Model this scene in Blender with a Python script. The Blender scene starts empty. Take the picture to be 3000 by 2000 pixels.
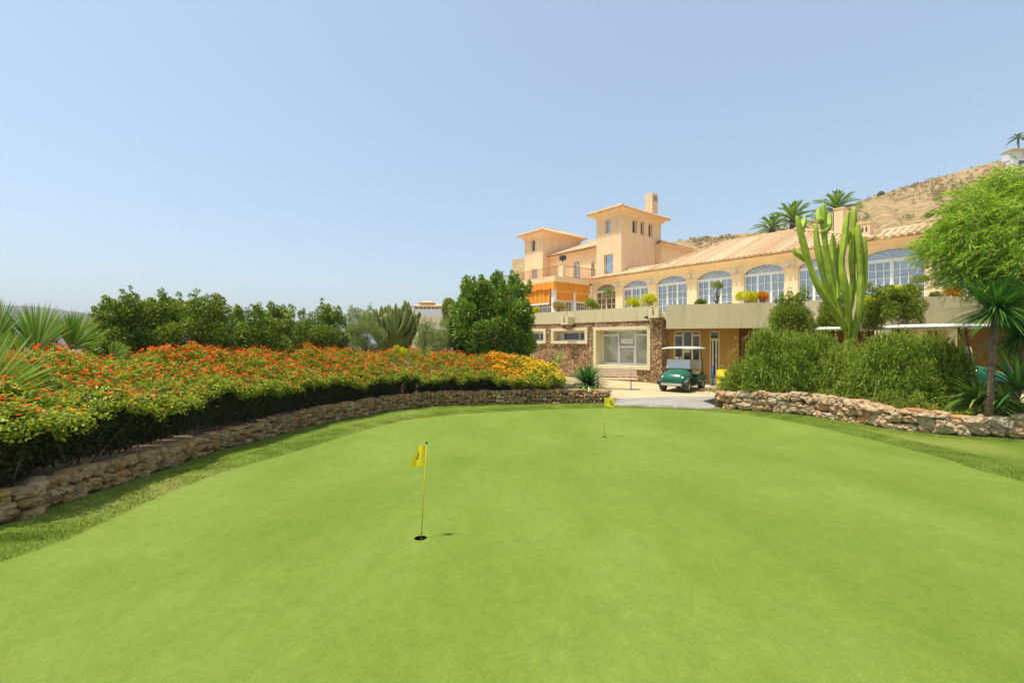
import bpy, math, random
import numpy as np
from mathutils import Vector, geometry, noise as mnoise
R = math.radians
S = bpy.context.scene
COL = S.collection
# ---------------------------------------------------------------- camera, sky, sun, exposure
H = 2.05; FOC = 1333.3; HOR = 1000.0
cd = bpy.data.cameras.new('camera'); cam = bpy.data.objects.new('camera', cd); COL.objects.link(cam)
cd.lens = 16.0; cd.sensor_width = 36.0; cd.clip_start = 0.05; cd.clip_end = 9000
cam.location = (0, 0, H); cam.rotation_euler = (R(90), 0, 0); S.camera = cam
SUN_EL = 71.0
sh = Vector((-0.95, -0.31)).normalized()           # horizontal direction towards the sun
sv = Vector((sh.x*math.cos(R(SUN_EL)), sh.y*math.cos(R(SUN_EL)), math.sin(R(SUN_EL))))
W = bpy.data.worlds.new('World'); S.world = W; W.use_nodes = True
nt = W.node_tree; nt.nodes.clear()
sk = nt.nodes.new('ShaderNodeTexSky'); sk.sky_type = 'NISHITA'; sk.sun_disc = False
sk.sun_elevation = R(SUN_EL); sk.sun_rotation = math.atan2(sh.x, sh.y)
sk.altitude = 1000; sk.air_density = 1.4; sk.dust_density = 4.5; sk.ozone_density = 3.0
bg = nt.nodes.new('ShaderNodeBackground'); bg.inputs[1].default_value = 0.15
wo = nt.nodes.new('ShaderNodeOutputWorld')
hz = nt.nodes.new('ShaderNodeMix'); hz.data_type = 'RGBA'; hz.inputs[0].default_value = .42; hz.inputs[7].default_value = (2.3, 2.75, 2.9, 1)   # milky summer haze
nt.links.new(sk.outputs[0], hz.inputs[6]); nt.links.new(hz.outputs[2], bg.inputs[0]); nt.links.new(bg.outputs[0], wo.inputs[0])
ld = bpy.data.lights.new('sun', 'SUN'); ld.energy = 3.1; ld.angle = R(0.55); ld.color = (1, 0.95, 0.84)
lo = bpy.data.objects.new('sun', ld); COL.objects.link(lo)
lo.rotation_euler = sv.to_track_quat('Z', 'Y').to_euler(); lo.location = (-20, -10, 40)
S.view_settings.view_transform = 'Standard'; S.view_settings.look = 'None'
S.view_settings.exposure = 0.6; S.view_settings.gamma = 1.0
S.cycles.max_bounces = 6; S.cycles.transparent_max_bounces = 6

# ---------------------------------------------------------------- materials
def srgb(*c): return tuple((x/255/12.92 if x/255 <= .04045 else ((x/255+.055)/1.055)**2.4) for x in c)
class NT:
    def __init__(s, name):
        s.m = bpy.data.materials.new(name); s.m.use_nodes = True; s.t = s.m.node_tree
        s.p = s.t.nodes['Principled BSDF']; s.out = s.t.nodes['Material Output']
        s.tc = s.t.nodes.new('ShaderNodeTexCoord')
    def n(s, typ, **kw):
        x = s.t.nodes.new(typ)
        for k, v in kw.items():
            if hasattr(x, k): setattr(x, k, v)
            else: x.inputs[k].default_value = v
        return x
    def l(s, a, b): s.t.links.new(a, b)
    def noise(s, scale, detail=4, rough=.6, sc=None):
        x = s.n('ShaderNodeTexNoise'); x.inputs['Scale'].default_value = scale
        x.inputs['Detail'].default_value = detail; x.inputs['Roughness'].default_value = rough
        if sc:
            mp = s.n('ShaderNodeMapping'); mp.inputs['Scale'].default_value = sc
            s.l(s.tc.outputs['Object'], mp.inputs[0]); s.l(mp.outputs[0], x.inputs['Vector'])
        else: s.l(s.tc.outputs['Object'], x.inputs['Vector'])
        return x
    def ramp(s, src, stops):
        r = s.n('ShaderNodeValToRGB'); e = r.color_ramp.elements
        while len(e) < len(stops): e.new(.5)
        for i, (p, c) in enumerate(stops): e[i].position = p; e[i].color = (*c, 1)
        s.l(src, r.inputs[0]); return r
    def mix(s, fac, a, b, mode='MIX'):
        x = s.n('ShaderNodeMix'); x.data_type = 'RGBA'; x.blend_type = mode
        for sock, v in ((x.inputs[0], fac), (x.inputs[6], a), (x.inputs[7], b)):
            if isinstance(v, (int, float)): sock.default_value = v
            elif isinstance(v, tuple): sock.default_value = (*v, 1)
            else: s.l(v, sock)
        return x.outputs[2]
    def bump(s, src, strength=.3, dist=.02, prev=None):
        b = s.n('ShaderNodeBump'); b.inputs['Strength'].default_value = strength; b.inputs['Distance'].default_value = dist
        s.l(src, b.inputs['Height'])
        if prev: s.l(prev.outputs[0], b.inputs['Normal'])
        s.l(b.outputs[0], s.p.inputs['Normal']); return b
    def col(s, o): s.l(o, s.p.inputs['Base Color'])

def plain(name, c, rough=.6, c2=None, scale=6, bump=.0, bscale=40, metal=0, spec=.5, coat=0):
    t = NT(name); t.p.inputs['Roughness'].default_value = rough; t.p.inputs['Metallic'].default_value = metal
    t.p.inputs['Specular IOR Level'].default_value = spec; t.p.inputs['Coat Weight'].default_value = coat
    c2 = c2 or tuple(x*.82 for x in c)
    nz = t.noise(scale, 6, .65); t.col(t.ramp(nz.outputs[0], [(.32, c2), (.68, c)]).outputs[0])
    if bump: t.bump(t.noise(bscale, 5).outputs[0], bump, .01)
    return t.m

LIFT = 1.18
def leafm(name, c1, c2, c3=None, trans=.35, rough=.45, spec=.4):
    t = NT(name); g = t.n('ShaderNodeNewGeometry')
    c1, c2, c3 = [tuple(min(1, x*LIFT) for x in q) for q in (c1, c2, c3 or c2)]
    st = [(0, c1), (.6, c2), (1, c3)]
    rp = t.ramp(g.outputs['Random Per Island'], st); t.col(rp.outputs[0])
    t.p.inputs['Roughness'].default_value = rough; t.p.inputs['Specular IOR Level'].default_value = spec
    tr = t.n('ShaderNodeBsdfTranslucent'); mx = t.n('ShaderNodeMixShader'); mx.inputs[0].default_value = trans
    yl = t.mix(1.0, rp.outputs[0], (1.25, 1.2, .6), 'MULTIPLY')
    t.l(yl, tr.inputs[0]); t.l(t.p.outputs[0], mx.inputs[1]); t.l(tr.outputs[0], mx.inputs[2])
    t.l(mx.outputs[0], t.out.inputs[0]); return t.m

def render_wall(name, c, stain, amount=.5):
    t = NT(name); t.p.inputs['Roughness'].default_value = .85
    a = t.noise(.7, 6, .7); b = t.noise(1.0, 5, .6, (3.5, 3.5, .35))
    base = t.ramp(a.outputs[0], [(.3, tuple(x*.9 for x in c)), (.7, c)]).outputs[0]
    m = t.ramp(b.outputs[0], [(.52, (0, 0, 0)), (.75, (amount,)*3)]).outputs[0]
    t.col(t.mix(m, base, stain)); t.bump(t.noise(60, 4).outputs[0], .25, .008); return t.m

def stone_clad(name):
    t = NT(name); t.p.inputs['Roughness'].default_value = .9
    mp = t.n('ShaderNodeMapping'); mp.inputs['Scale'].default_value = (1, 1, 1.35)
    nz = t.noise(3, 3); off = t.mix(.14, t.tc.outputs['Object'], nz.outputs['Color'], 'ADD')
    t.l(off, mp.inputs[0])
    v = t.n('ShaderNodeTexVoronoi'); v.inputs['Scale'].default_value = 6.8; t.l(mp.outputs[0], v.inputs['Vector'])
    v.inputs['Randomness'].default_value = 1
    e = t.n('ShaderNodeTexVoronoi', feature='DISTANCE_TO_EDGE'); e.inputs['Scale'].default_value = 6.8
    t.l(mp.outputs[0], e.inputs['Vector'])
    sp = t.n('ShaderNodeSeparateColor'); t.l(v.outputs['Color'], sp.inputs[0])
    c = t.ramp(sp.outputs[0], [(0, srgb(140, 98, 62)), (.35, srgb(172, 130, 86)), (.7, srgb(194, 158, 112)), (1, srgb(212, 184, 140))]).outputs[0]
    n2 = t.noise(22, 5); c = t.mix(.55, c, t.ramp(n2.outputs[0], [(.3, (.35, .3, .25)), (.7, (1.15, 1.1, 1.0))]).outputs[0], 'MULTIPLY')
    edge = t.ramp(e.outputs['Distance'], [(.0, (0, 0, 0)), (.09, (1, 1, 1))]).outputs[0]
    c = t.mix(edge, srgb(92, 62, 38), c); t.col(c)
    b = t.bump(edge, .9, .05); t.bump(n2.outputs[0], .5, .02, b); return t.m

def rock_mat(name, cs):
    t = NT(name); t.p.inputs['Roughness'].default_value = .92
    g = t.n('ShaderNodeNewGeometry')
    c = t.ramp(g.outputs['Random Per Island'], [(i/(len(cs)-1), x) for i, x in enumerate(cs)]).outputs[0]
    n1 = t.noise(7, 6, .7); n2 = t.noise(38, 5, .7)
    c = t.mix(.8, c, t.ramp(n1.outputs[0], [(.3, (.5, .44, .38)), (.55, (1, 1, 1)), (.75, (1.3, 1.25, 1.15))]).outputs[0], 'MULTIPLY')
    c = t.mix(.6, c, t.ramp(n2.outputs[0], [(.35, (.55, .5, .45)), (.6, (1.1, 1.1, 1.1))]).outputs[0], 'MULTIPLY')
    t.col(c); b = t.bump(n1.outputs[0], .6, .06); t.bump(n2.outputs[0], .7, .02, b); return t.m

def grass_mat(name, base, dark, light, worn=.25):
    t = NT(name); t.p.inputs['Roughness'].default_value = .8; t.p.inputs['Specular IOR Level'].default_value = .15
    a = t.noise(.55, 5, .6, (1.0, .55, 1)); b = t.noise(3.2, 5, .7, (1, .6, 1)); f = t.noise(190, 3, .8); d = t.noise(26, 6, .85)
    c = t.ramp(a.outputs[0], [(.33, dark), (.52, base), (.7, light)]).outputs[0]
    c = t.mix(.5, c, t.ramp(b.outputs[0], [(.3, (.86, .9, .8)), (.7, (1.1, 1.07, 1.12))]).outputs[0], 'MULTIPLY')
    c = t.mix(.75, c, t.ramp(f.outputs[0], [(.28, (.5, .58, .4)), (.72, (1.42, 1.36, 1.5))]).outputs[0], 'MULTIPLY')
    c = t.mix(.6, c, t.ramp(d.outputs[0], [(.3, (.74, .8, .6)), (.7, (1.2, 1.16, 1.22))]).outputs[0], 'MULTIPLY')
    e2 = t.noise(9, 8, .8, (1, .75, 1)); c = t.mix(.8, c, t.ramp(e2.outputs[0], [(.34, (.84, .88, .78)), (.66, (1.12, 1.09, 1.14))]).outputs[0], 'MULTIPLY')
    w2 = t.noise(1.3, 8, .75); c = t.mix(t.ramp(w2.outputs[0], [(.66, (0, 0, 0)), (.78, (worn, worn, worn))]).outputs[0], c, srgb(176, 172, 96))
    t.col(c); b1 = t.bump(d.outputs[0], .35, .012); t.bump(f.outputs[0], .6, .008, b1)
    return t.m

def glassm(name, c, refl=.3, rough=.04):
    t = NT(name); t.p.inputs['Roughness'].default_value = .2
    nz = t.noise(1.4, 3); t.col(t.ramp(nz.outputs[0], [(.38, tuple(x*.5 for x in c)), (.62, tuple(x*1.15 for x in c))]).outputs[0])
    gl = t.n('ShaderNodeBsdfGlossy'); gl.inputs['Roughness'].default_value = rough; gl.inputs[0].default_value = (.9, .95, 1, 1)
    mx = t.n('ShaderNodeMixShader'); mx.inputs[0].default_value = refl
    t.l(t.p.outputs[0], mx.inputs[1]); t.l(gl.outputs[0], mx.inputs[2]); t.l(mx.outputs[0], t.out.inputs[0]); return t.m

def tile_mat():
    t = NT('roof_tile'); t.p.inputs['Roughness'].default_value = .85
    ge = t.n('ShaderNodeNewGeometry')
    c = t.ramp(ge.outputs['Random Per Island'], [(0, srgb(204, 164, 124)), (.5, srgb(216, 184, 142)), (1, srgb(224, 198, 158))]).outputs[0]
    c = t.mix(.6, c, t.ramp(t.noise(5, 7, .75).outputs[0], [(.32, (.62, .58, .52)), (.58, (1.05, 1.03, 1.0))]).outputs[0], 'MULTIPLY')
    t.col(c); t.bump(t.noise(25, 4).outputs[0], .4, .02); return t.m

def hill_mat(name, soil, soil2, scrub, sc=1.0, cover=.5):
    t = NT(name); t.p.inputs['Roughness'].default_value = .95; t.p.inputs['Specular IOR Level'].default_value = .1
    a = t.noise(.03*sc, 6, .7); b = t.noise(.35*sc, 6, .75); d = t.noise(1.6*sc, 4, .7)
    c = t.ramp(a.outputs[0], [(.38, soil2), (.62, soil)]).outputs[0]
    c = t.mix(.6, c, t.ramp(d.outputs[0], [(.3, (.6, .56, .5)), (.7, (1.15, 1.12, 1.1))]).outputs[0], 'MULTIPLY')
    m = t.ramp(b.outputs[0], [(.62-cover*.28, (0, 0, 0)), (.72-cover*.28, (1, 1, 1))]).outputs[0]
    t.col(t.mix(m, c, scrub)); t.bump(b.outputs[0], .8, 1.2/sc); return t.m

M = dict(
 wall=render_wall('peach_render', srgb(246, 211, 164), srgb(206, 172, 132), .65),
 wallw=render_wall('peach_render_wing', srgb(246, 216, 172), srgb(200, 174, 136), .65),
 fascia=render_wall('beige_render', srgb(212, 196, 150), srgb(176, 162, 122), .8),
 frame=render_wall('cream_render', srgb(228, 212, 168), srgb(196, 180, 140), .4),
 ochre=render_wall('ochre_render', srgb(178, 132, 58), srgb(136, 104, 54), .4),
 white=plain('white_paint', srgb(232, 230, 226), .45, srgb(214, 212, 208)),
 stone=stone_clad('rubble_cladding'), tile=tile_mat(),
 glass=glassm('window_glass', srgb(104, 118, 140), .25),
 glassd=glassm('dark_glass', srgb(46, 40, 34), .08),
 glassb=glassm('brown_glass', srgb(120, 92, 52), .15),
 glassg=glassm('blind_glass', srgb(166, 172, 150), .12),
 glassu=glassm('upper_glass', srgb(136, 160, 172), .35),
 dark=plain('dark_metal', (.03, .03, .03), .5), maroon=plain('maroon_metal', (.1, .03, .025), .5),
 iron=plain('beige_iron', srgb(158, 112, 62), .6),
 awn=None, rubber=plain('rubber', (.05, .05, .045), .8, (.09, .085, .075), 12, .3),
 cartg=plain('green_paint', srgb(18, 106, 70), .3, srgb(14, 90, 58), 3, coat=.6),
 cartd=plain('black_plastic', (.025, .028, .025), .55), cream=plain('cream_plastic', srgb(238, 232, 214), .4),
 seat=plain('beige_vinyl', srgb(196, 190, 166), .55), rim=plain('rim_metal', srgb(190, 186, 168), .4),
 wood=plain('bench_wood', srgb(240, 218, 184), .7, srgb(212, 182, 146), 14, .3),
 pave=None, asph=plain('asphalt', srgb(166, 158, 144), .9, srgb(150, 142, 130), 1.2, .4, 120),
 soil=plain('soil', srgb(120, 96, 62), .95, srgb(84, 66, 42), 2.5, .9, 12),
 bark=plain('bark', srgb(140, 116, 92), .9, srgb(84, 66, 50), 14, .8, 30),
 twig=plain('twig', srgb(112, 96, 76), .9, srgb(70, 56, 42), 14, .4, 30),
 terra=plain('terracotta', srgb(224, 140, 66), .8), cactus=None,
 yellow=plain('yellow_plastic', srgb(240, 205, 20), .5), blue=plain('blue_paint', srgb(50, 90, 170), .5),
 flagy=None, pole=plain('flag_pole', srgb(206, 190, 60), .4), cup=plain('cup_liner', (.05, .045, .03), .6),
 ink=plain('flag_ink', (.03, .03, .02), .7),
 paper=plain('paper', srgb(232, 220, 214), .8), orange=plain('canvas_orange', srgb(255, 170, 40), .8),
)
def awning_mat():
    t = NT('awning_canvas'); w = t.n('ShaderNodeTexWave'); w.inputs['Scale'].default_value = 1.1; w.inputs['Distortion'].default_value = .6
    t.l(t.tc.outputs['Object'], w.inputs['Vector'])
    t.col(t.ramp(w.outputs[1], [(.2, srgb(250, 152, 20)), (.8, srgb(255, 182, 66))]).outputs[0]); t.p.inputs['Roughness'].default_value = .85
    tr = t.n('ShaderNodeBsdfTranslucent'); tr.inputs[0].default_value = (1, .5, .08, 1); mx = t.n('ShaderNodeMixShader'); mx.inputs[0].default_value = .45
    t.l(t.p.outputs[0], mx.inputs[1]); t.l(tr.outputs[0], mx.inputs[2]); t.l(mx.outputs[0], t.out.inputs[0]); return t.m
M['awn'] = awning_mat()
def flag_mat():
    t = NT('flag_cloth'); t.p.inputs['Base Color'].default_value = (*srgb(232, 214, 34), 1); t.p.inputs['Roughness'].default_value = .7
    tr = t.n('ShaderNodeBsdfTranslucent'); tr.inputs[0].default_value = (*srgb(250, 225, 30), 1); mx = t.n('ShaderNodeMixShader'); mx.inputs[0].default_value = .35
    t.l(t.p.outputs[0], mx.inputs[1]); t.l(tr.outputs[0], mx.inputs[2]); t.l(mx.outputs[0], t.out.inputs[0]); return t.m
M['flagy'] = flag_mat()
M['pave'] = plain('paving', srgb(206, 188, 142), .9, srgb(184, 166, 122), .9, .35, 50)
M['cactus'] = plain('cactus_skin', srgb(176, 194, 50), .6, srgb(128, 150, 30), 3.5, .2, 30)
M['euph'] = plain('euphorbia_skin', srgb(140, 144, 64), .65, srgb(104, 110, 44), 3.5, .2, 30)
M['green'] = grass_mat('green_turf', srgb(122, 140, 54), srgb(112, 131, 45), srgb(133, 148, 66))
M['lawn'] = grass_mat('rough_turf', srgb(114, 130, 46), srgb(94, 112, 34), srgb(140, 142, 70), .75)
M['blade'] = leafm('grass_blade', srgb(90, 114, 30), srgb(124, 142, 48), srgb(154, 152, 76), .3, .6, .2)
M['lant'] = leafm('lantana_leaf', srgb(82, 106, 30), srgb(146, 160, 46), srgb(192, 192, 66), .35)
M['lant_shade'] = leafm('lantana_leaf_shaded', srgb(44, 56, 22), srgb(66, 74, 32), srgb(96, 80, 50), .2)  # darker copy of the lantana leaf, shade under the hedge lip painted in
M['flow'] = leafm('lantana_petal', srgb(206, 46, 24), srgb(230, 98, 30), srgb(236, 160, 60), .3, .6, .2)
M['flowy'] = leafm('yellow_petal', srgb(236, 178, 14), srgb(242, 204, 30), srgb(246, 222, 90), .3, .6, .2)
M['ficus'] = leafm('ficus_leaf', srgb(70, 92, 26), srgb(124, 144, 44), srgb(182, 190, 76), .18, .35, .6)
M['tree'] = leafm('tree_leaf', srgb(58, 92, 24), srgb(112, 144, 40), srgb(172, 188, 72), .2, .35, .6)
M['olive'] = leafm('grey_green_leaf', srgb(110, 124, 66), srgb(140, 154, 86), srgb(166, 174, 106), .25, .6)
M['citrus'] = leafm('citrus_leaf', srgb(84, 110, 30), srgb(124, 144, 44), srgb(166, 166, 60), .3, .45)
M['rose'] = leafm('rosemary_leaf', srgb(74, 98, 24), srgb(126, 146, 38), srgb(172, 180, 64), .22, .5)
M['shoot'] = leafm('rosemary_shoot', srgb(112, 136, 36), srgb(150, 168, 50), srgb(188, 196, 84), .3, .5)
M['bamb'] = leafm('willow_leaf', srgb(92, 130, 26), srgb(148, 180, 46), srgb(204, 214, 106), .38, .4)
M['palm'] = leafm('palm_leaf', srgb(84, 118, 40), srgb(120, 150, 56), srgb(160, 168, 84), .25, .5)
M['fan'] = leafm('fan_leaf', srgb(92, 132, 34), srgb(128, 160, 50), srgb(186, 190, 104), .4, .4)
M['dry'] = leafm('dry_leaf', srgb(150, 136, 70), srgb(178, 160, 92), srgb(200, 180, 110), .2, .8, .1)
M['yelg'] = leafm('yellow_green_leaf', srgb(150, 170, 20), srgb(196, 200, 30), srgb(238, 214, 40), .35, .5)
M['yucca'] = leafm('yucca_leaf', srgb(44, 92, 40), srgb(70, 120, 46), srgb(122, 150, 60), .2, .35, .5)
M['scrub'] = leafm('scrub_leaf', srgb(128, 118, 70), srgb(146, 132, 82), srgb(164, 146, 96), .1, .8, .1)

# ---------------------------------------------------------------- helpers
def gz(x, y):
    t = min(1, max(0, (y-3.0)/7.5)); t = t*t*(3-2*t)
    return .28*(1-t)
def gp(px, py, extra=0.0):                         # pixel of the photograph -> point on the lawn
    a = (px-1500)/FOC; b = (py-HOR)/FOC; y = 2/b
    for _ in range(30): y = (H-gz(0, y)-extra)/b
    return (a*y, y)
def at(px, py, Y): return Vector(((px-1500)/FOC*Y, Y, H-(py-HOR)/FOC*Y))
def tag(o, label=None, cat=None, group=None, kind=None):
    if label: o['label'] = label
    if cat: o['category'] = cat
    if group: o['group'] = group
    if kind: o['kind'] = kind
    return o
def empty(name, loc, label, cat, group=None, rz=0):
    o = bpy.data.objects.new(name, None); COL.objects.link(o); o.location = loc; o.rotation_euler = (0, 0, rz)
    o.empty_display_size = .2
    return tag(o, label, cat, group)
def link(name, me, mat, parent=None, label=None):
    o = bpy.data.objects.new(name, me); COL.objects.link(o); me.materials.append(mat)
    if parent: o.parent = parent
    if label: o['label'] = label
    return o
def np_mesh(name, V, F, mat, parent=None, smooth=False, label=None):
    V = np.asarray(V, dtype=np.float32).reshape(-1, 3)
    if parent is not None:
        V = V - np.array(parent.location if not parent.parent else parent.parent.location, dtype=np.float32)
    F = np.asarray(F, dtype=np.int32); k = F.shape[1]; me = bpy.data.meshes.new(name)
    me.vertices.add(len(V)); me.vertices.foreach_set('co', V.ravel())
    me.loops.add(F.size); me.loops.foreach_set('vertex_index', F.ravel())
    me.polygons.add(len(F)); me.polygons.foreach_set('loop_start', np.arange(0, F.size, k, dtype=np.int32))
    if smooth: me.polygons.foreach_set('use_smooth', np.ones(len(F), dtype=bool))
    me.update(calc_edges=True); me.validate()
    return link(name, me, mat, parent, label)
class MB:
    def __init__(s, F=None, local=False): s.v = []; s.f = []; s.F = F; s.local = local; s.sm = False
    def vert(s, p):
        s.v.append(s.F(*p) if s.F else tuple(p)); return len(s.v)-1
    def poly(s, pts): s.f.append([s.vert(p) for p in pts])
    def box(s, x0, x1, y0, y1, z0, z1):
        i = [s.vert(p) for p in ((x0,y0,z0),(x1,y0,z0),(x1,y1,z0),(x0,y1,z0),(x0,y0,z1),(x1,y0,z1),(x1,y1,z1),(x0,y1,z1))]
        for q in ((3,2,1,0),(4,5,6,7),(0,1,5,4),(1,2,6,5),(2,3,7,6),(3,0,4,7)): s.f.append([i[k] for k in q])
    def prism(s, pts, z0, z1, cap=True):
        n = len(pts); a = [s.vert((x, y, z0)) for x, y in pts]; b = [s.vert((x, y, z1)) for x, y in pts]
        for k in range(n): s.f.append([a[k], a[(k+1) % n], b[(k+1) % n], b[k]])
        if cap: s.f.append(b); s.f.append(a[::-1])
    def prof(s, pts, x0, x1):                      # outline in (y,z) extruded along x
        n = len(pts); a = [s.vert((x0, y, z)) for y, z in pts]; b = [s.vert((x1, y, z)) for y, z in pts]
        for k in range(n): s.f.append([a[k], b[k], b[(k+1) % n], a[(k+1) % n]])
        s.f.append(a); s.f.append(b[::-1])
    def tube(s, path, rad, n=8, cap=True, rib=0, ribs=4, tw=0.0):
        path = [Vector(p) for p in path]; m = len(path)
        if isinstance(rad, (int, float)): rad = [rad]*m
        rings = []; ref = Vector((0.31, .95, .05))
        for i, p in enumerate(path):
            d = (path[min(i+1, m-1)]-path[max(i-1, 0)]).normalized()
            a = d.cross(ref)
            if a.length < .1: a = d.cross(Vector((1, 0, 0)))
            a.normalize(); b = d.cross(a)
            ring = []
            for k in range(n):
                th = 2*math.pi*k/n; r = rad[i]*(1+rib*math.cos(ribs*th+tw*i))
                ring.append(s.vert(tuple(p+a*(r*math.cos(th))+b*(r*math.sin(th)))))
            rings.append(ring)
        for i in range(m-1):
            for k in range(n): s.f.append([rings[i][k], rings[i][(k+1) % n], rings[i+1][(k+1) % n], rings[i+1][k]])
        if cap: s.f.append(rings[0][::-1]); s.f.append(rings[-1])
    def sphere(s, c, r, nu=10, nv=6, sc=(1, 1, 1), rnd=None):
        rows = []
        for j in range(nv+1):
            ph = math.pi*j/nv; row = []
            for k in range(nu):
                th = 2*math.pi*k/nu; q = 1 if rnd is None else 1+rnd.uniform(-.13, .13)
                row.append(s.vert((c[0]+r*sc[0]*math.sin(ph)*math.cos(th)*q, c[1]+r*sc[1]*math.sin(ph)*math.sin(th)*q, c[2]+r*sc[2]*math.cos(ph)*q)))
            rows.append(row)
        for j in range(nv):
            for k in range(nu): s.f.append([rows[j][k], rows[j+1][k], rows[j+1][(k+1) % nu], rows[j][(k+1) % nu]])
    def build(s, name, mat, parent=None, smooth=False, label=None, bevel=0, seg=2):
        v = s.v
        if parent is not None and not s.local:
            q = parent.location if not parent.parent else parent.parent.location
            v = [(a[0]-q[0], a[1]-q[1], a[2]-q[2]) for a in v]
        me = bpy.data.meshes.new(name); me.from_pydata(v, [], s.f); me.validate(); me.update()
        if smooth:
            for p in me.polygons: p.use_smooth = True
        o = link(name, me, mat, parent, label)
        if bevel:
            b = o.modifiers.new('bevel', 'BEVEL'); b.width = bevel; b.segments = seg; b.limit_method = 'ANGLE'
            for p in me.polygons: p.use_smooth = True
            w = o.modifiers.new('wn', 'WEIGHTED_NORMAL')
        return o
# leaves: rhombic folded leaves as one numpy mesh
def unit(a): return a/np.maximum(1e-9, np.linalg.norm(a, axis=1, keepdims=True))
def leaves(name, P, D, N, L, Wd, mat, parent=None, fold=.25, label=None):
    D = unit(D); Sx = unit(np.cross(D, N)); Nn = np.cross(Sx, D)
    L = np.broadcast_to(L, len(P))[:, None]; Wd = np.broadcast_to(Wd, len(P))[:, None]
    V = np.stack([P, P+D*L*.45+Sx*Wd*.5+Nn*Wd*fold, P+D*L-Nn*L*.12, P+D*L*.45-Sx*Wd*.5+Nn*Wd*fold], 1).reshape(-1, 3)
    i = np.arange(len(P))[:, None]*4
    F = np.concatenate([i+np.array([[0, 1, 2]]), i+np.array([[0, 2, 3]])], 1).reshape(-1, 3)
    return np_mesh(name, V, F, mat, parent, label=label)
def blades(name, P, D, L, Wd, droop, mat, parent=None, segs=4, fold=.0, up=None, label=None, taper=.9):
    n = len(P); D = unit(D); L = np.broadcast_to(L, n)[:, None]; Wd = np.broadcast_to(Wd, n)[:, None]; droop = np.broadcast_to(droop, n)[:, None]
    up = np.array([[0, 0, 1.0]]) if up is None else up
    Sx = np.cross(D, up+1e-4*np.array([[.3, .7, 0]])); Sx = unit(Sx); V = []
    for k in range(segs+1):
        t = k/segs; c = P+D*L*t+np.array([[0, 0, -1.0]])*L*droop*t*t
        w = Wd*(.5*(1-t)**.6*taper+.5*(1-taper))*(1 if k < segs else .05)*(.7+.6*min(1, t*3)) 
        V += [c-Sx*w, c+Sx*w]
    V = np.stack(V, 1); m = 2*(segs+1); V = V.reshape(-1, 3); i = np.arange(n)[:, None]*m
    F = np.concatenate([i+np.array([[2*k, 2*k+1, 2*k+3, 2*k+2]]) for k in range(segs)], 1).reshape(-1, 4)
    return np_mesh(name, V, F, mat, parent, label=label)
def rdir(g, n): return unit(g.normal(size=(n, 3)))
def clumps(g, c, r, k, inner=.45, full=False):
    d = rdir(g, k)
    if not full: d[:, 2] = np.where(d[:, 2] < -.5, -d[:, 2]*.6, d[:, 2])
    rf = g.uniform(inner, 1.0, (k, 1))**.6
    return np.array(c)+d*rf*np.array(r)
def crown(name, g, C, cr, n, L, Wd, mat, parent, center, outw=.5, upb=.25, label=None, fold=.25):
    """leaves around clump centres C (radius cr each)."""
    k = len(C); cr = np.broadcast_to(cr, k); j = g.choice(k, n, p=cr**2/np.sum(cr**2))
    e = rdir(g, n); rad = g.uniform(.25, 1, (n, 1))**.5
    P = C[j]+e*rad*cr[j][:, None]
    o = unit(P-np.array(center)); D = e*.6+o*outw+np.array([[0, 0, upb]])+g.normal(size=(n, 3))*.45
    N = o*.4+e*.3+np.array([[0, 0, .7]])+g.normal(size=(n, 3))*.45
    s = g.uniform(.65, 1.25, n)
    return leaves(name, P, D, N, L*s, Wd*s, mat, parent, fold, label)
def branches(g, base, tips, r0, mat, parent, name='trunk', fork=.45, wob=.08):
    b = MB(); base = Vector(base)
    for t in tips:
        t = Vector(t); mid = base.lerp(t, fork)+Vector(g.normal(size=3)*wob); mid.z = base.z+(t.z-base.z)*(fork+.1)
        b.tube([base, base.lerp(mid, .5)+Vector(g.normal(size=3)*wob*.5), mid, mid.lerp(t, .5)+Vector(g.normal(size=3)*wob), t], [r0, r0*.8, r0*.6, r0*.35, r0*.12], 6)
    return b.build(name, mat, parent, True)
def sheet(name, outer, zf, spacing, mat, holes=(), kind='structure'):
    pts = [Vector(p) for p in outer]; n0 = len(pts); edges = [(i, (i+1) % n0) for i in range(n0)]
    for hc, hr in holes:
        b = len(pts)
        for k in range(16): pts.append(Vector((hc[0]+hr*math.cos(k*math.pi/8), hc[1]+hr*math.sin(k*math.pi/8))))
        edges += [(b+k, b+(k+1) % 16) for k in range(16)]
    def inside(x, y, poly):
        c = False; j = len(poly)-1
        for i in range(len(poly)):
            if (poly[i][1] > y) != (poly[j][1] > y) and x < (poly[j][0]-poly[i][0])*(y-poly[i][1])/(poly[j][1]-poly[i][1])+poly[i][0]: c = not c
            j = i
        return c
    xs = [p[0] for p in outer]; ys = [p[1] for p in outer]
    x = min(xs)+spacing/2
    while x < max(xs):
        y = min(ys)+spacing/2
        while y < max(ys):
            if inside(x, y, outer) and all((x-h[0][0])**2+(y-h[0][1])**2 > (h[1]*1.3)**2 for h in holes): pts.append(Vector((x, y)))
            y += spacing
        x += spacing
    v, e, f, *_ = geometry.delaunay_2d_cdt(pts, edges, [], 0, 1e-5)
    F = []
    for t in f:
        cx = sum(v[i][0] for i in t)/3; cy = sum(v[i][1] for i in t)/3
        if inside(cx, cy, outer) and all((cx-h[0][0])**2+(cy-h[0][1])**2 > (h[1]*.95)**2 for h in holes): F.append(list(t))
    me = bpy.data.meshes.new(name); me.from_pydata([(p[0], p[1], zf(p[0], p[1])) for p in v], [], F)
    for p in me.polygons: p.use_smooth = True
    me.update(); o = link(name, me, mat)
    if me.polygons and me.polygons[0].normal.z < 0: me.flip_normals()
    o['kind'] = kind; return o
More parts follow.
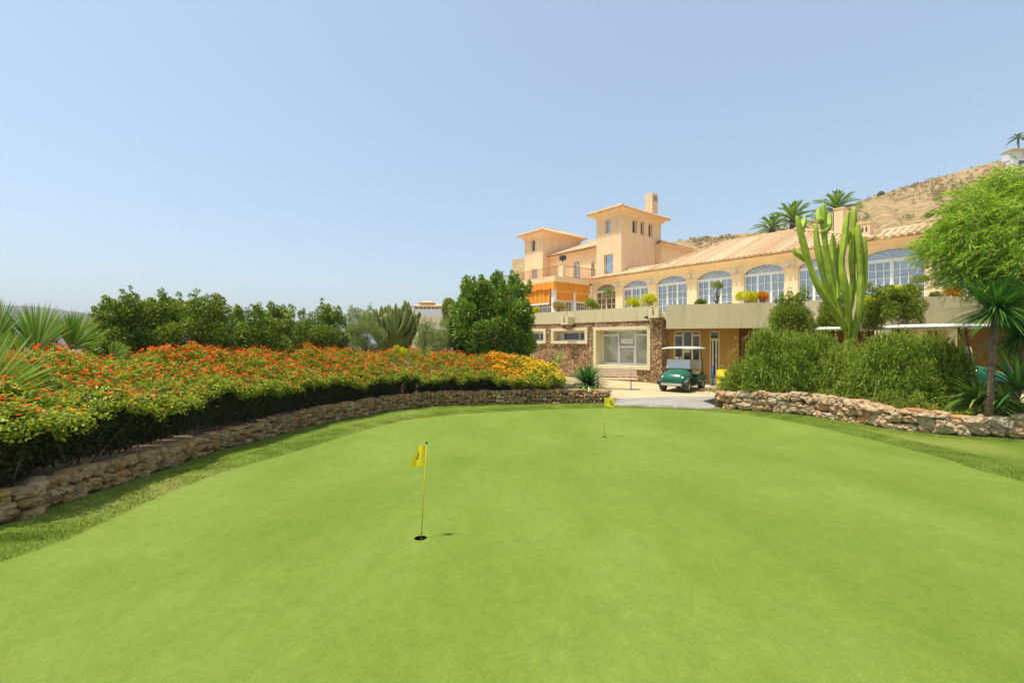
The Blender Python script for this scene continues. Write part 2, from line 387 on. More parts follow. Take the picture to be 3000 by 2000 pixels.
def smooth_path(pts, step=.35):
    P = [Vector(p).to_3d() for p in pts]; out = []
    for i in range(len(P)-1):
        p0 = P[max(0, i-1)]; p1 = P[i]; p2 = P[i+1]; p3 = P[min(len(P)-1, i+2)]
        n = max(2, int((p2-p1).length/step))
        for k in range(n):
            t = k/n
            out.append(.5*((2*p1)+(p2-p0)*t+(2*p0-5*p1+4*p2-p3)*t*t+(-p0+3*p1-3*p2+p3)*t**3))
    out.append(P[-1]); return out
# ---------------------------------------------------------------- ground, green, walls
K = 3000/2352
HOLE1 = gp(1232, 1577); HOLE2 = gp(1771, 1280)
LW = [gp(a*K, b*K) for a, b in ((0,1205),(100,1170),(250,1120),(400,1070),(500,1035),(600,1010),(700,980),(800,960),(900,942),(1000,932),(1200,927),(1400,925))]
LW = [(-8.2, 1.2), (-7.1, 3.0)] + LW
RW = [gp(a*K, b*K) for a, b in ((1640,935),(1750,945),(1850,953),(1950,968),(2050,985),(2200,1000),(2352,1008))] + [(12.6, 7.6), (14.5, 5.5)]
GB = [gp(a*K, b*K) for a, b in ((0,1293),(200,1220),(350,1150),(500,1090),(650,1046),(850,985),(1000,957),(1200,943),(1400,938),(1550,940),(1750,958),(1950,998),(2150,1048),(2352,1108))]
GB = [(p.x, p.y) for p in smooth_path([(-4.5, -3.5), (-5.0, 1.0)]+GB+[(7.3, 3.0), (6.5, -3.5)], .5)]
DR = [gp(1783, 1187), gp(1900, 1192), gp(2000, 1196), gp(2088, 1196)]
lawn_o = [(-9, -4.5)] + [(p.x, p.y) for p in smooth_path(LW, .6)] + DR + [(p.x, p.y) for p in smooth_path(RW, .6)] + [(14.5, -4.5)]
zl = lambda x, y: gz(x, y)
sheet('putting_green', GB, lambda x, y: gz(x, y)+.006, .45, M['green'], [(HOLE1, .056), (HOLE2, .056)])
def lawn():
    return sheet('lawn', lawn_o, lambda x, y: gz(x, y)+.0, .6, M['lawn'], [(HOLE1, .09), (HOLE2, .09)])
lawn()
# base ground: radial sheet out to the horizon
def gbase(x, y):
    d = math.hypot(x, y-10)
    z = -.12
    if d > 26: z -= min(60, (d-26)*.12) if x < 4 else 0
    if x > 4 and d > 60: z = -.12
    return z
def ground():
    b = MB(); rings = [0, 4, 8, 12, 16, 20, 26, 34, 50, 80, 130, 220, 400, 800, 1600, 3500, 7000]; n = 48; rows = []
    for r in rings:
        rows.append([b.vert((r*math.cos(k*2*math.pi/n), 10+r*math.sin(k*2*math.pi/n), gbase(r*math.cos(k*2*math.pi/n), 10+r*math.sin(k*2*math.pi/n))-(.35 if r < 14 else .1))) for k in range(n)])
    for i in range(1, len(rings)-1):
        for k in range(n): b.f.append([rows[i][k], rows[i+1][k], rows[i+1][(k+1) % n], rows[i][(k+1) % n]])
    for k in range(n): b.f.append([rows[0][0], rows[1][k], rows[1][(k+1) % n]])
    o = b.build('ground', hill_mat('dry_earth', srgb(178, 156, 124), srgb(150, 132, 108), srgb(126, 120, 84), .3, .5), None, True); o['kind'] = 'structure'
ground()
def zpave(x, y): return -.01
sheet('paving', [(1.5, 15.2), (3.2, 14.2), (6.9, 14.2), (7.5, 15.8), (11.5, 15.4), (22, 13), (28, 17), (16, 30), (2, 36), (-4, 36), (-1, 20)], zpave, 1.5, M['pave'])
sheet('driveway', [gp(1775, 1178), gp(1800, 1168), gp(1960, 1162), gp(2110, 1161), gp(2110, 1199), DR[2], DR[1], DR[0]], lambda x, y: .006, .8, M['asph'])
def offset_path(path, w):
    out = []
    for i, p in enumerate(path):
        d = (path[min(i+1, len(path)-1)]-path[max(i-1, 0)]).normalized(); out.append(Vector((p.x-d.y*w, p.y+d.x*w, 0)))
    return out
LWP = smooth_path(LW, .3); RWP = smooth_path(RW, .3)
def bed(name, path, w0, w1, lift, farlift):
    b = MB(); P0 = offset_path(path, w0); rows = []
    ws = [w0, w0+.6, w0+1.6, w1*.6+w0*.4, w1]
    g = np.random.default_rng(3)
    for j, w in enumerate(ws):
        Q = offset_path(path, w); rows.append([b.vert((q.x, q.y, gz(0, p.y)+lift-.06+(farlift-lift)*j/(len(ws)-1)+(g.uniform(-.04, .04) if j else 0))) for q, p in zip(Q, path)])
    for j in range(len(ws)-1):
        for i in range(len(path)-1): b.f.append([rows[j][i], rows[j][i+1], rows[j+1][i+1], rows[j+1][i]])
    o = b.build(name, M['soil'], None, True); o['kind'] = 'structure'
bed('planting_bed', LWP, .12, 6.5, .26, .1)
def rbed():
    outer = [(p.x, p.y) for p in offset_path(RWP, .12)]
    outer += [(15.5, 9.5), (13.5, 12.2), (10.5, 13.8), (9.2, 15.6), (7.2, 16.4), (6.4, 15.6)]
    sheet('planting_bed', outer, lambda x, y: .42+.05*math.sin(x*2.1)*math.cos(y*1.7), .6, M['soil'])
rbed()
ROCK1 = rock_mat('wall_stone', [srgb(160, 130, 88), srgb(188, 158, 108), srgb(204, 174, 124), srgb(166, 138, 98), srgb(208, 152, 88), srgb(196, 176, 136)])
ROCK2 = rock_mat('boulder_stone', [srgb(184, 150, 108), srgb(204, 172, 128), srgb(196, 176, 142), srgb(206, 150, 98), srgb(212, 188, 146), srgb(176, 154, 122), srgb(198, 180, 148)])
MORT = plain('wall_mortar', srgb(112, 90, 62), .95, srgb(70, 54, 36), 8, .9, 30)
def stone_wall(path, hfun, size, mat, label, seed, depth=.26, vary=.25, flip=1, boulder=False):
    g = np.random.default_rng(seed); root = empty('stone_wall', (path[len(path)//2].x, path[len(path)//2].y, 0), label, 'garden wall')
    dist = [0]
    for i in range(1, len(path)): dist.append(dist[-1]+(path[i]-path[i-1]).length)
    def pos(s):
        i = min(len(path)-2, max(0, int(np.searchsorted(dist, s))-1)); t = (s-dist[i])/(dist[i+1]-dist[i])
        p = path[i].lerp(path[i+1], t); d = (path[i+1]-path[i]).normalized(); return p, d, dist[i]
    core = MB(); rows = []
    for i, p in enumerate(path):
        d = (path[min(i+1, len(path)-1)]-path[max(i-1, 0)]).normalized(); n = Vector((-d.y, d.x, 0)); h = hfun(i/(len(path)-1)); z = gz(0, p.y)-.05
        rows.append([core.vert(tuple(q)) for q in (p+n*.06+Vector((0, 0, z)), p+n*.07+Vector((0, 0, z+h*.93)), p+n*(depth+.06)+Vector((0, 0, z+h*.93)), p+n*(depth+.1)+Vector((0, 0, z)))])
    for i in range(len(rows)-1):
        for k in range(3): core.f.append([rows[i][k], rows[i+1][k], rows[i+1][k+1], rows[i][k+1]])
    core.f += [rows[0][::-1], rows[-1]]
    core.build('mortar', MORT, root)
    st = MB()
    def stone(c, d, l, dp, hh):
        nu, nv = 12, 8; n = Vector((-d.y, d.x, 0)); rows = []; tilt = g.uniform(-.25, .25)
        ph0 = g.uniform(0, 6); k1, k2 = g.uniform(1.5, 4, 2); am = g.uniform(.05, .16)
        for j in range(nv+1):
            ph = math.pi*j/nv; row = []
            for k in range(nu):
                th = 2*math.pi*k/nu
                x, y, zz = math.sin(ph)*math.cos(th), math.cos(ph), math.sin(ph)*math.sin(th)
                q = (abs(x)**3.2+abs(y)**2.6+abs(zz)**3.2)**(-1/3.0)*(1+am*math.sin(k1*th+ph0)+am*.6*math.sin(k2*2*th+ph*3))*(1+.26*mnoise.noise(Vector((x*1.7+ph0*9, y*1.7, zz*1.7)))+.16*mnoise.noise(Vector((x*4+ph0*5, y*4, zz*4))))
                X, Y, Z = x*q*l, -y*q*dp, zz*q*hh
                X, Z = X*math.cos(tilt)-Z*math.sin(tilt), X*math.sin(tilt)*.6+Z*math.cos(tilt)
                row.append(st.vert(tuple(c+d*X+n*Y+Vector((0, 0, Z)))))
            rows.append(row)
        for j in range(nv):
            for k in range(nu): st.f.append([rows[j][k], rows[j][(k+1) % nu], rows[j+1][(k+1) % nu], rows[j+1][k]])
    z = 0; hmax = max(hfun(t/10) for t in range(11)); row = 0
    while z < hmax-.02:
        hh = size*(g.uniform(.62, .85) if boulder else g.uniform(.6, .72)); s = g.uniform(0, size)
        while s < dist[-1]:
            l = size*(g.uniform(.55, 1.6) if boulder else g.uniform(.55, 1.25)); p, d, _ = pos(min(dist[-1]-.01, s+l/2)); hl = hfun((s+l/2)/dist[-1])
            if z+hh*.55 < hl+(.06 if boulder else .0):
                h2 = min(hh, max(.05, hl-z+.03))*(g.uniform(.85, 1.3) if boulder else g.uniform(.8, 1.35))
                c = p+Vector((-d.y, d.x, 0))*(.07+g.uniform(-.03, .03))+Vector((0, 0, gz(0, p.y)+z+h2*.5-.01+g.uniform(-.035, .035)))
                stone(c, d, l*(.53 if boulder else .485), g.uniform(.07, .12)*(1.5 if boulder else 1), h2*(.55 if boulder else .5))
            s += l*(.97 if not boulder else .93)
        z += hh*.93; row += 1
    s = 0                                          # coping stones
    while s < dist[-1]:
        l = size*g.uniform(.8, 1.9); p, d, _ = pos(min(dist[-1]-.01, s+l/2)); hl = hfun((s+l/2)/dist[-1])
        c = p+Vector((-d.y, d.x, 0))*((.17 if boulder else .11)+g.uniform(-.03, .03))+Vector((0, 0, gz(0, p.y)+hl-.02+g.uniform(-.02, .03)*(2 if boulder else 1)))
        stone(c, d, l*.52, .14 if boulder else .09, size*g.uniform(.2, .34)); s += l*.98
    st.build('stones', mat, root, False)
    return root
stone_wall(LWP, lambda t: .22+.2*min(1, t*1.4), .16, ROCK1, 'long low curved retaining wall of fitted brown stones under the flowering hedge', 11)
stone_wall(RWP, lambda t: .46+.06*math.sin(t*9), .28, ROCK2, 'low wall of rough pale orange boulders in front of the cactus bed', 12, boulder=True)
# grass blades on the rough round the green and along the walls
def grass_blades():
    g = np.random.default_rng(5); P = []
    GBv = [Vector(p).to_3d() for p in GB]
    def rib(path, w0, w1, n):
        a = np.array([[p.x, p.y] for p in path]); i = g.integers(0, len(a)-1, n); t = g.uniform(0, 1, n)[:, None]
        q = a[i]*(1-t)+a[i+1]*t; d = unit(a[i+1]-a[i]); nn = np.stack([-d[:, 1], d[:, 0]], 1)
        return q+nn*g.uniform(w0, w1, n)[:, None]
    i0 = min(range(len(GBv)), key=lambda i: (GBv[i]-Vector((-5, 1, 0))).length); i1 = min(range(len(GBv)), key=lambda i: (GBv[i]-Vector((7.3, 3, 0))).length)
    P.append(rib(GBv[i0:i1], .02, .75, 85000)); P.append(rib(LWP, -.55, .05, 30000)); P.append(rib(RWP, -.6, .05, 26000))
    P = np.concatenate(P); P = P[(np.abs(P[:, 0])/np.maximum(P[:, 1], .1) < 1.25)]
    z = np.array([gz(0, y) for y in P[:, 1]]); n = len(P)
    keep = np.array([g.uniform() < .35+.65*math.sin(p[0]*3.1+math.sin(p[1]*2.3)*2)**2 for p in P]); P = P[keep]; z = z[keep]; n = len(P)
    P3 = np.concatenate([P, z[:, None]], 1); D = g.normal(size=(n, 3))*.45+np.array([[0, 0, 1]])
    o = leaves('rough_grass', P3, D, rdir(g, n), g.uniform(.012, .03, n), .006, M['blade']); o['kind'] = 'stuff'
grass_blades()
# ---------------------------------------------------------------- flags and holes
def flag(hole, hgt, lean, tip, label, seed, zero):
    x, y = hole; z = gz(0, y); root = empty('golf_flag', (x, y, z), label, 'golf flag', 'small flags on the putting green')
    top = Vector((x+lean[0], y+lean[1], z+hgt))
    b = MB(); b.tube([(x, y, z-.1), top], [.0055, .0045], 8); b.build('pole', M['pole'], root, True)
    b = MB(); b.sphere(tuple(top+Vector((0, 0, .01))), .011, 8, 6); b.build('finial', M['ink'], root, True)
    b = MB(); b.tube([(x, y, z-.12), (x, y, z-.015)], .054, 20, False); b.poly([(x+.054*math.cos(k*math.pi/8), y+.054*math.sin(k*math.pi/8), z-.115) for k in range(16)]); b.build('cup', M['cup'], root, True)
    g = random.Random(seed); nu, nv = 16, 10; b = MB(); V = []
    w = math.hypot(*tip[:2]); hh = .19
    def surf(u, v):
        fold = math.sin(u*5.2+v*1.4)*.022*u**.6
        p = Vector((tip[0]*u, tip[1]*u, -hh*v)) + Vector((-tip[1], tip[0], 0))/max(w, .01)*fold
        p.z -= tip[2]*u*u*(1.0 if v > .5 else .55+.45*v*2); p += Vector((tip[0], tip[1], 0))*(-.45*u*(1-v))*(1 if not zero else .1)
        return top+Vector((0, 0, -.015))+p+Vector((lean[0], lean[1], 0))*(-v*.22)
    ids = [[b.vert(tuple(surf(i/nu, j/nv))) for i in range(nu+1)] for j in range(nv+1)]
    for j in range(nv):
        for i in range(nu): b.f.append([ids[j][i], ids[j][i+1], ids[j+1][i+1], ids[j+1][i]])
    cl = b.build('cloth', M['flagy'], root, True)
    b = MB()
    side = Vector((tip[1], -tip[0], 0)).normalized()*.0022
    if side.y > 0: side = -side
    cu, cv, ru, rv = .62, .5, .16, .24             # the figure: an oval ring (0) or a stroke (1)
    if zero:
        for k in range(20):
            q = []
            for rr, kk in ((1, k), (1, k+1), (.55, k+1), (.55, k)):
                th = kk*math.pi/10; q.append(tuple(surf(cu+ru*rr*math.cos(th), cv+rv*rr*math.sin(th))+side))
            b.poly(q)
    else:
        for k in range(8):
            v0, v1 = .3+.36*k/8, .3+.36*(k+1)/8
            b.poly([tuple(surf(u, v)+side) for u, v in ((.64, v0), (.74, v0), (.74, v1), (.64, v1))])
    b.build('number', M['ink'], root)
flag(HOLE1, .86, (.055, .0), (-.15, .02, .02), 'nearer yellow flag on a thin leaning pole, hanging to the left over its hole', 1, False)
flag(HOLE2, .86, (.012, .02), (.2, -.07, .03), 'farther yellow flag with a black figure blowing to the right before the driveway', 2, True)

# ---------------------------------------------------------------- clubhouse
P0 = (6.23, 34.6); DU = (.6260, -.7798); DV = (.7798, .6260)
ROOT = empty('clubhouse', (9.0, 30.0, 0), 'large peach clubhouse with two tiled towers, arched windows and stone clad ground floor', 'clubhouse')
def FB(u, v, z): return (P0[0]+DU[0]*u+DV[0]*v, P0[1]+DU[1]*u+DV[1]*v, z)
def upx(px, v=0.0):
    k = (px-1500)/FOC; return (k*(P0[1]+DV[1]*v)-P0[0]-DV[0]*v)/(DU[0]-DU[1]*k)
def zpy(py, u, v=0.0): return H+(HOR-py)/FOC*(P0[1]+DU[1]*u+DV[1]*v)
FLOOR = 3.5; EAVE = 6.72
def tile_face(b, t, e0, e1, up, L, a0, a1, F=None):
    """barrel tiles on a roof plane: eave e0-e1, upslope unit vector, length L, top edge between a0 and a1 (fractions)."""
    e0, e1, up = Vector(e0), Vector(e1), Vector(up).normalized(); E = (e1-e0).length; e = (e1-e0)/E; n = e.cross(up)
    if n.z < 0: n = -n
    A0, A1 = a0*E, a1*E; b.poly([tuple(e0), tuple(e1), tuple(e0+e*A1+up*L), tuple(e0+e*A0+up*L)])
    a = .12
    while a < E-.05:
        l = L
        if a < A0: l = L*a/max(A0, .01)
        if a > A1: l = min(l, L*(E-a)/max(E-A1, .01))
        if l > .1:
            r = .1; p = e0+e*a-up*.06; q = e0+e*a+up*l; pts = []
            for k in range(6):
                th = math.pi*k/5; pts.append(e*(r*math.cos(th))+n*(r*math.sin(th)*1.2+.0))
            i0 = [t.vert(tuple(p+x)) for x in pts]; i1 = [t.vert(tuple(q+x*.9)) for x in pts]
            for k in range(5): t.f.append([i0[k], i0[k+1], i1[k+1], i1[k]])
            t.f.append(i0[::-1])
        a += .28
def hip_roof(root, u0, u1, v0, v1, z, slope, name='roof', ridge_v=True, ov=.5, corn=True, parent=None):
    """hip roof over a rectangle, cove cornice beneath."""
    b = MB(); U0, U1, V0, V1 = u0-ov, u1+ov, v0-ov, v1+ov; half = min(U1-U0, V1-V0)/2; rise = half*slope
    c = {k: Vector(FB(*k2, z)) for k, k2 in dict(a=(U0, V0), b=(U1, V0), c=(U1, V1), d=(U0, V1)).items()}
    s = math.hypot(half, rise); fu = Vector((DU[0], DU[1], 0)); fv = Vector((DV[0], DV[1], 0)); zz = Vector((0, 0, rise/half))
    lu, lv = U1-U0, V1-V0
    tile_face(b, b, c['a'], c['b'], fv+zz, s, half/lu, 1-half/lu)
    tile_face(b, b, c['b'], c['c'], -fu+zz, s, half/lv, 1-half/lv)
    tile_face(b, b, c['c'], c['d'], -fv+zz, s, half/lu, 1-half/lu)
    tile_face(b, b, c['d'], c['a'], fu+zz, s, half/lv, 1-half/lv)
    if lu >= lv: r0, r1 = (U0+half, (V0+V1)/2), (U1-half, (V0+V1)/2)
    else: r0, r1 = ((U0+U1)/2, V0+half), ((U0+U1)/2, V1-half)
    R0, R1 = Vector(FB(*r0, z+rise+.07)), Vector(FB(*r1, z+rise+.07))
    up = Vector((0, 0, .07))
    b.tube([R0, R1], .1, 6)
    for k, rr in (('a', R0), ('b', R1 if lu >= lv else R0), ('c', R1), ('d', R0 if lu >= lv else R1)): b.tube([c[k]+up, rr], .095, 6)
    o = b.build(name, M['tile'], parent or root)
    if corn:
        b = MB(); prof = [(0.0, -.42), (.06, -.34), (.14, -.22), (.27, -.1), (ov-.05, -.055), (ov-.02, -.02), (ov-.02, 0)]
        rings = []
        for o_, dz in prof: rings.append([b.vert(FB(u, v, z+dz)) for u, v in ((u0-o_, v0-o_), (u1+o_, v0-o_), (u1+o_, v1+o_), (u0-o_, v1+o_))])
        for i in range(len(rings)-1):
            for k in range(4): b.f.append([rings[i][k], rings[i][(k+1) % 4], rings[i+1][(k+1) % 4], rings[i+1][k]])
        b.build('cornice', M['wall'], parent or root)
    return o
def recess_wall(b, u0, u1, z0, z1, v, holes, depth=.22, axis='u', fixed=None):
    """flat wall face with rectangular holes and their reveals; holes (a0,a1,zb,zt)."""
    def P(a, d, z): return FB(a, v+d, z) if axis == 'u' else FB(fixed-d, a, z)
    us = sorted({u0, u1, *[h[0] for h in holes], *[h[1] for h in holes]}); zs = sorted({z0, z1, *[h[2] for h in holes], *[h[3] for h in holes]})
    sv_ = b.F; b.F = None
    for i in range(len(us)-1):
        for j in range(len(zs)-1):
            cu, cz = (us[i]+us[i+1])/2, (zs[j]+zs[j+1])/2
            if any(h[0] < cu < h[1] and h[2] < cz < h[3] for h in holes): continue
            b.poly([P(us[i], 0, zs[j]), P(us[i+1], 0, zs[j]), P(us[i+1], 0, zs[j+1]), P(us[i], 0, zs[j+1])])
    for a0, a1, zb, zt in holes:
        for q in (((a0, zb), (a0, zt)), ((a1, zt), (a1, zb)), ((a0, zt), (a1, zt)), ((a1, zb), (a0, zb))):
            (x0, y0), (x1, y1) = q; b.poly([P(x0, 0, y0), P(x1, 0, y1), P(x1, depth, y1), P(x0, depth, y0)])
    b.F = sv_
def window(parent, P, a0, a1, zb, zt, glass, cols=1, rows=1, fw=.05, depth=.2, mw=.025, label=None):
    """window set into a reveal. P(a, d, z)"""
    f = MB()
    def bar(x0, x1, y0, y1, d0=.0, d1=.05):
        i = [f.vert(P(*q)) for q in ((x0, depth-d1, y0), (x1, depth-d1, y0), (x1, depth-d1, y1), (x0, depth-d1, y1), (x0, depth-d0, y0), (x1, depth-d0, y0), (x1, depth-d0, y1), (x0, depth-d0, y1))]
        for q in ((0, 1, 2, 3), (0, 4, 5, 1), (1, 5, 6, 2), (2, 6, 7, 3), (3, 7, 4, 0)): f.f.append([i[k] for k in q])
    bar(a0, a0+fw, zb, zt); bar(a1-fw, a1, zb, zt); bar(a0+fw, a1-fw, zb, zb+fw); bar(a0+fw, a1-fw, zt-fw, zt)
    for k in range(1, cols): x = a0+(a1-a0)*k/cols; bar(x-mw/2, x+mw/2, zb+fw, zt-fw, .005, .04)
    for k in range(1, rows): z = zb+(zt-zb)*k/rows; bar(a0+fw, a1-fw, z-mw/2, z+mw/2, .008, .037)
    w = f.build('window', M['white'], parent, label=label)
    g = MB(); g.poly([P(a0, depth-.012, zb), P(a1, depth-.012, zb), P(a1, depth-.012, zt), P(a0, depth-.012, zt)]); g.build('pane', glass, w)
    return w
PU = lambda v: (lambda a, d, z: FB(a, v+d, z))
PV = lambda fixed: (lambda a, d, z: FB(fixed-d, a, z))
# --- arched wing facade
arch_px = [(1744, 1803, 2), (1824, 1898, 3), (1923, 2012, 3), (2041, 2144, 3), (2179, 2297, 3), (2337, 2478, 3), (2518, 2711, 8), (2762, 2960, 8)]
ARCH = [(upx(a), upx(b), c) for a, b, c in arch_px]; UEND = 26.5
TR0, TR1, RISE = 5.70, 5.86, .42
def arc(a0, a1, t): return TR1+RISE*(1-(2*t-1)**2)**.62
def facade():
    b = MB(); FU = lambda u, z, d=0: FB(u, d, z); prev = -.18; TH = .3
    for a0, a1, _ in ARCH:
        b.poly([FU(prev, 2.5), FU(a0, 2.5), FU(a0, EAVE), FU(prev, EAVE)])
        n = 16; top = [(a0+(a1-a0)*i/n, arc(a0, a1, i/n)) for i in range(n+1)]
        for i in range(n): b.poly([FU(*top[i]), FU(*top[i+1]), FU(top[i+1][0], EAVE), FU(top[i][0], EAVE)])
        for i in range(n): b.poly([FU(*top[i]), FU(*top[i+1]), FU(*top[i+1], TH), FU(*top[i], TH)])
        for a in (a0, a1): b.poly([FU(a, 2.5), FU(a, TR1), FU(a, TR1, TH), FU(a, 2.5, TH)])
        prev = a1
    b.poly([FU(prev, 2.5), FU(UEND, 2.5), FU(UEND, EAVE), FU(prev, EAVE)])
    b.poly([FU(UEND, 2.5), FU(UEND, 2.5, 8), FU(UEND, EAVE, 8), FU(UEND, EAVE)])
    b.poly([FB(-.18, 9.4, 0), FB(UEND, 9.4, 0), FB(UEND, 9.4, EAVE), FB(-.18, 9.4, EAVE)])
    b.build('wall', M['wallw'], ROOT)
    # cornice under the eaves
    c = MB(); pr = [(0, -.34), (-.05, -.28), (-.13, -.16), (-.24, -.07), (-.33, -.04), (-.33, 0)]
    for i in range(len(pr)-1): c.poly([FB(-.18, pr[i][0], EAVE+pr[i][1]), FB(UEND, pr[i][0], EAVE+pr[i][1]), FB(UEND, pr[i+1][0], EAVE+pr[i+1][1]), FB(-.18, pr[i+1][0], EAVE+pr[i+1][1])])
    c.build('cornice', M['wall'], ROOT)
    for i, (a0, a1, c_) in enumerate(ARCH):
        glass = M['glassb'] if i == 0 else M['glass']; f = MB(F=FB); v0, v1 = .14, .22
        f.box(a0, a1, v0-.03, v1, TR0, TR1)
        if c_ <= 3:
            n = c_; pw = .12 if n == 3 else .08; edges = [a0+(a1-a0)*k/n for k in range(n+1)]
            for k in range(n+1): x = edges[k]; f.box(max(a0, x-pw/2 if k else a0), min(a1, x+pw/2 if k < n else a1), v0, v1, FLOOR, TR0)
            for k in range(n):
                x0, x1 = edges[k], edges[k+1]; xm = (x0+x1)/2; f.box(xm-.018, xm+.018, v0+.02, v1-.01, FLOOR, TR0)
                for j in range(1, 5): z = FLOOR+(TR0-FLOOR)*j/5; f.box(x0+pw/2, x1-pw/2, v0+.025, v1-.01, z-.016, z+.016)
        else:
            for k in range(9):
                x = a0+(a1-a0)*k/8; w = .07 if k in (0, 4, 8) else .02; f.box(max(a0, x-w), min(a1, x+w), v0 if w > .05 else v0+.02, v1-.01, FLOOR, TR0)
            for j in range(1, 6): z = FLOOR+(TR0-FLOOR)*j/6; f.box(a0+.07, a1-.07, v0+.025, v1-.01, z-.018, z+.018)
        cx = (a0+a1)/2; nr = 9 if c_ <= 3 else 7
        for k in range(1, nr):                      # fanlight bars
            th = math.pi*k/nr; x1 = cx-math.cos(th)*(a1-a0)/2*.985
            tt = (x1-a0)/(a1-a0); z1 = arc(a0, a1, tt); d = Vector((x1-cx, 0, z1-TR1)).normalized(); q = Vector((-d.z, 0, d.x))*.014
            p0 = Vector((cx, 0, TR1)); p1 = Vector((x1, 0, z1))
            for vv in (v0+.03,): f.poly([(p.x, vv, p.z) for p in (p0-q, p0+q, p1+q, p1-q)])
        if c_ <= 3:
            n = 16; r = .3
            for k in range(n):
                th0, th1 = math.pi*k/n, math.pi*(k+1)/n
                f.poly([(cx-math.cos(t)*(a1-a0)/2*rr, v0+.028, TR1+math.sin(t)*RISE*rr) for t, rr in ((th0, .3), (th1, .3), (th1, .36), (th0, .36))])
        w = f.build('window', M['white'], ROOT)
        g = MB(F=FB); g.poly([(a0, v1-.02, FLOOR-.4), (a1, v1-.02, FLOOR-.4), (a1, v1-.02, TR1)]+[(a0+(a1-a0)*k/16, v1-.02, arc(a0, a1, k/16)) for k in range(15, 0, -1)]+[(a0, v1-.02, TR1)])
        g.build('pane', glass, w)
    for i in range(len(ARCH)-1):                     # pilaster capitals and globe lamps
        a, b_ = ARCH[i][1], ARCH[i+1][0]; c = MB(F=FB)
        c.box(a-.03, b_+.03, -.06, .0, TR1-.02, TR1+.06); c.box(a-.01, b_+.01, -.035, -.0, TR1-.16, TR1-.02)
        c.build('capital', M['wall'], ROOT)
        if i == 5: continue
        c = MB(F=FB); x = a+(b_-a)*.35; z = TR1+.28
        c.sphere((x, -.13, z), .085, 12, 8); c.sphere((x, -.13, z+.12), .045, 8, 6); c.tube([(x, -.02, z-.14), (x, -.13, z-.12), (x, -.13, z-.06)], .02, 6); c.box(x-.045, x+.045, -.03, -.0, z-.2, z-.08)
        c.build('wall_lamp', M['white'], ROOT, True)
facade()
def mono_tile(name, u0, u1, v0, z0, v1, z1, a0=0, a1=1):
    b = MB(); e0, e1 = FB(u0, v0, z0), FB(u1, v0, z0); up = Vector((DV[0]*(v1-v0), DV[1]*(v1-v0), z1-z0))
    tile_face(b, b, e0, e1, up, up.length, a0, a1); return b
b = mono_tile('roof', .0, 5.4, -.42, EAVE+.02, .6, EAVE+.42); b.tube([FB(0, .6, EAVE+.48), FB(5.6, .6, EAVE+.48)], .09, 6); b.poly([FB(0, .6, EAVE+.4), FB(6.2, .6, EAVE+.4), FB(6.2, 9.4, EAVE+.3), FB(0, 9.4, EAVE+.3)]); b.build('roof', M['tile'], ROOT)
b = mono_tile('roof', 5.4, 17.2, -.42, EAVE+.02, 5.0, 8.9, 2.0/11.8, 6.6/11.8)
b.tube([FB(7.4, 5, 8.97), FB(12, 5, 8.97)], .1, 6); b.tube([FB(12, 5, 9.05), FB(17.2, -.42, EAVE+.1)], .1, 6); b.tube([FB(5.4, -.42, EAVE+.1), FB(7.4, 5, 9.0)], .1, 6)
b.poly([FB(12, 5, 8.88), FB(17.2, -.42, EAVE), FB(17.2, 10, EAVE)]); b.poly([FB(7.4, 5, 8.88), FB(12, 5, 8.88), FB(17.2, 10, EAVE), FB(5.4, 10, EAVE)]); b.poly([FB(5.4, -.42, EAVE+.02), FB(7.4, 5, 8.88), FB(5.4, 10, EAVE)])
b.build('roof', M['tile'], ROOT)
b = mono_tile('roof', 17.2, UEND+.2, -.42, EAVE+.02, .9, EAVE+.52); b.tube([FB(17.2, .9, EAVE+.58), FB(UEND+.2, .9, EAVE+.58)], .09, 6)
b.poly([FB(17.2, .9, EAVE+.5), FB(UEND, .9, EAVE+.5), FB(UEND, 9.4, EAVE+.3), FB(17.2, 9.4, EAVE+.3)])
b.build('roof', M['tile'], ROOT)
# chimneys on the wing
def chimney(u0, u1, v0, v1, z0, z1, holes, cap=True):
    c = MB(F=FB); c.box(u0, u1, v0, v1, z0, z1)
    if cap: c.box(u0-.04, u1+.04, v0-.04, v1+.04, z1, z1+.06)
    o = c.build('chimney', M['wall'], ROOT)
    if holes:
        h = MB(F=FB)
        for a, zb, zt in holes: h.box(a, a+.14*(u1-u0)/.9, v0-.012, v0-.002, zb, zt)
        h.build('vent', M['glassd'], o)
def chx(px0, px1, py0, v, z0, holes):
    u0, u1 = upx(px0, v), upx(px1, v); z1 = zpy(py0, (u0+u1)/2, v); chimney(u0, u1, v, v+.7, z0, z1, [(u0+(u1-u0)*h, z1-.42, z1-.18) for h in holes])
chx(2443, 2470, 612, 4.4, 6.5, []); chx(2516, 2549, 655, 2.0, 6.7, [.25, .6])
# --- towers
def tower(u0, u1, v0, v1, zb, zt, fholes, rholes):
    b = MB(); recess_wall(b, u0, u1, zb, zt, v0, [h[:4] for h in fholes], .2)
    recess_wall(b, v0, v1, zb, zt, 0, [h[:4] for h in rholes], .2, 'v', u1)
    b.poly([FB(u0, v0, zb), FB(u0, v1, zb), FB(u0, v1, zt), FB(u0, v0, zt)]); b.poly([FB(u0, v1, zb), FB(u1, v1, zb), FB(u1, v1, zt), FB(u0, v1, zt)])
    o = b.build('tower', M['wall'], ROOT)
    for h in fholes: window(ROOT, PU(v0), *h[:4], h[4], *h[5:7])
    for h in rholes: window(ROOT, PV(u1), *h[:4], h[4], *h[5:7])
    hip_roof(ROOT, u0, u1, v0, v1, zt+.05, .42, 'tower_roof', parent=o)
    return o
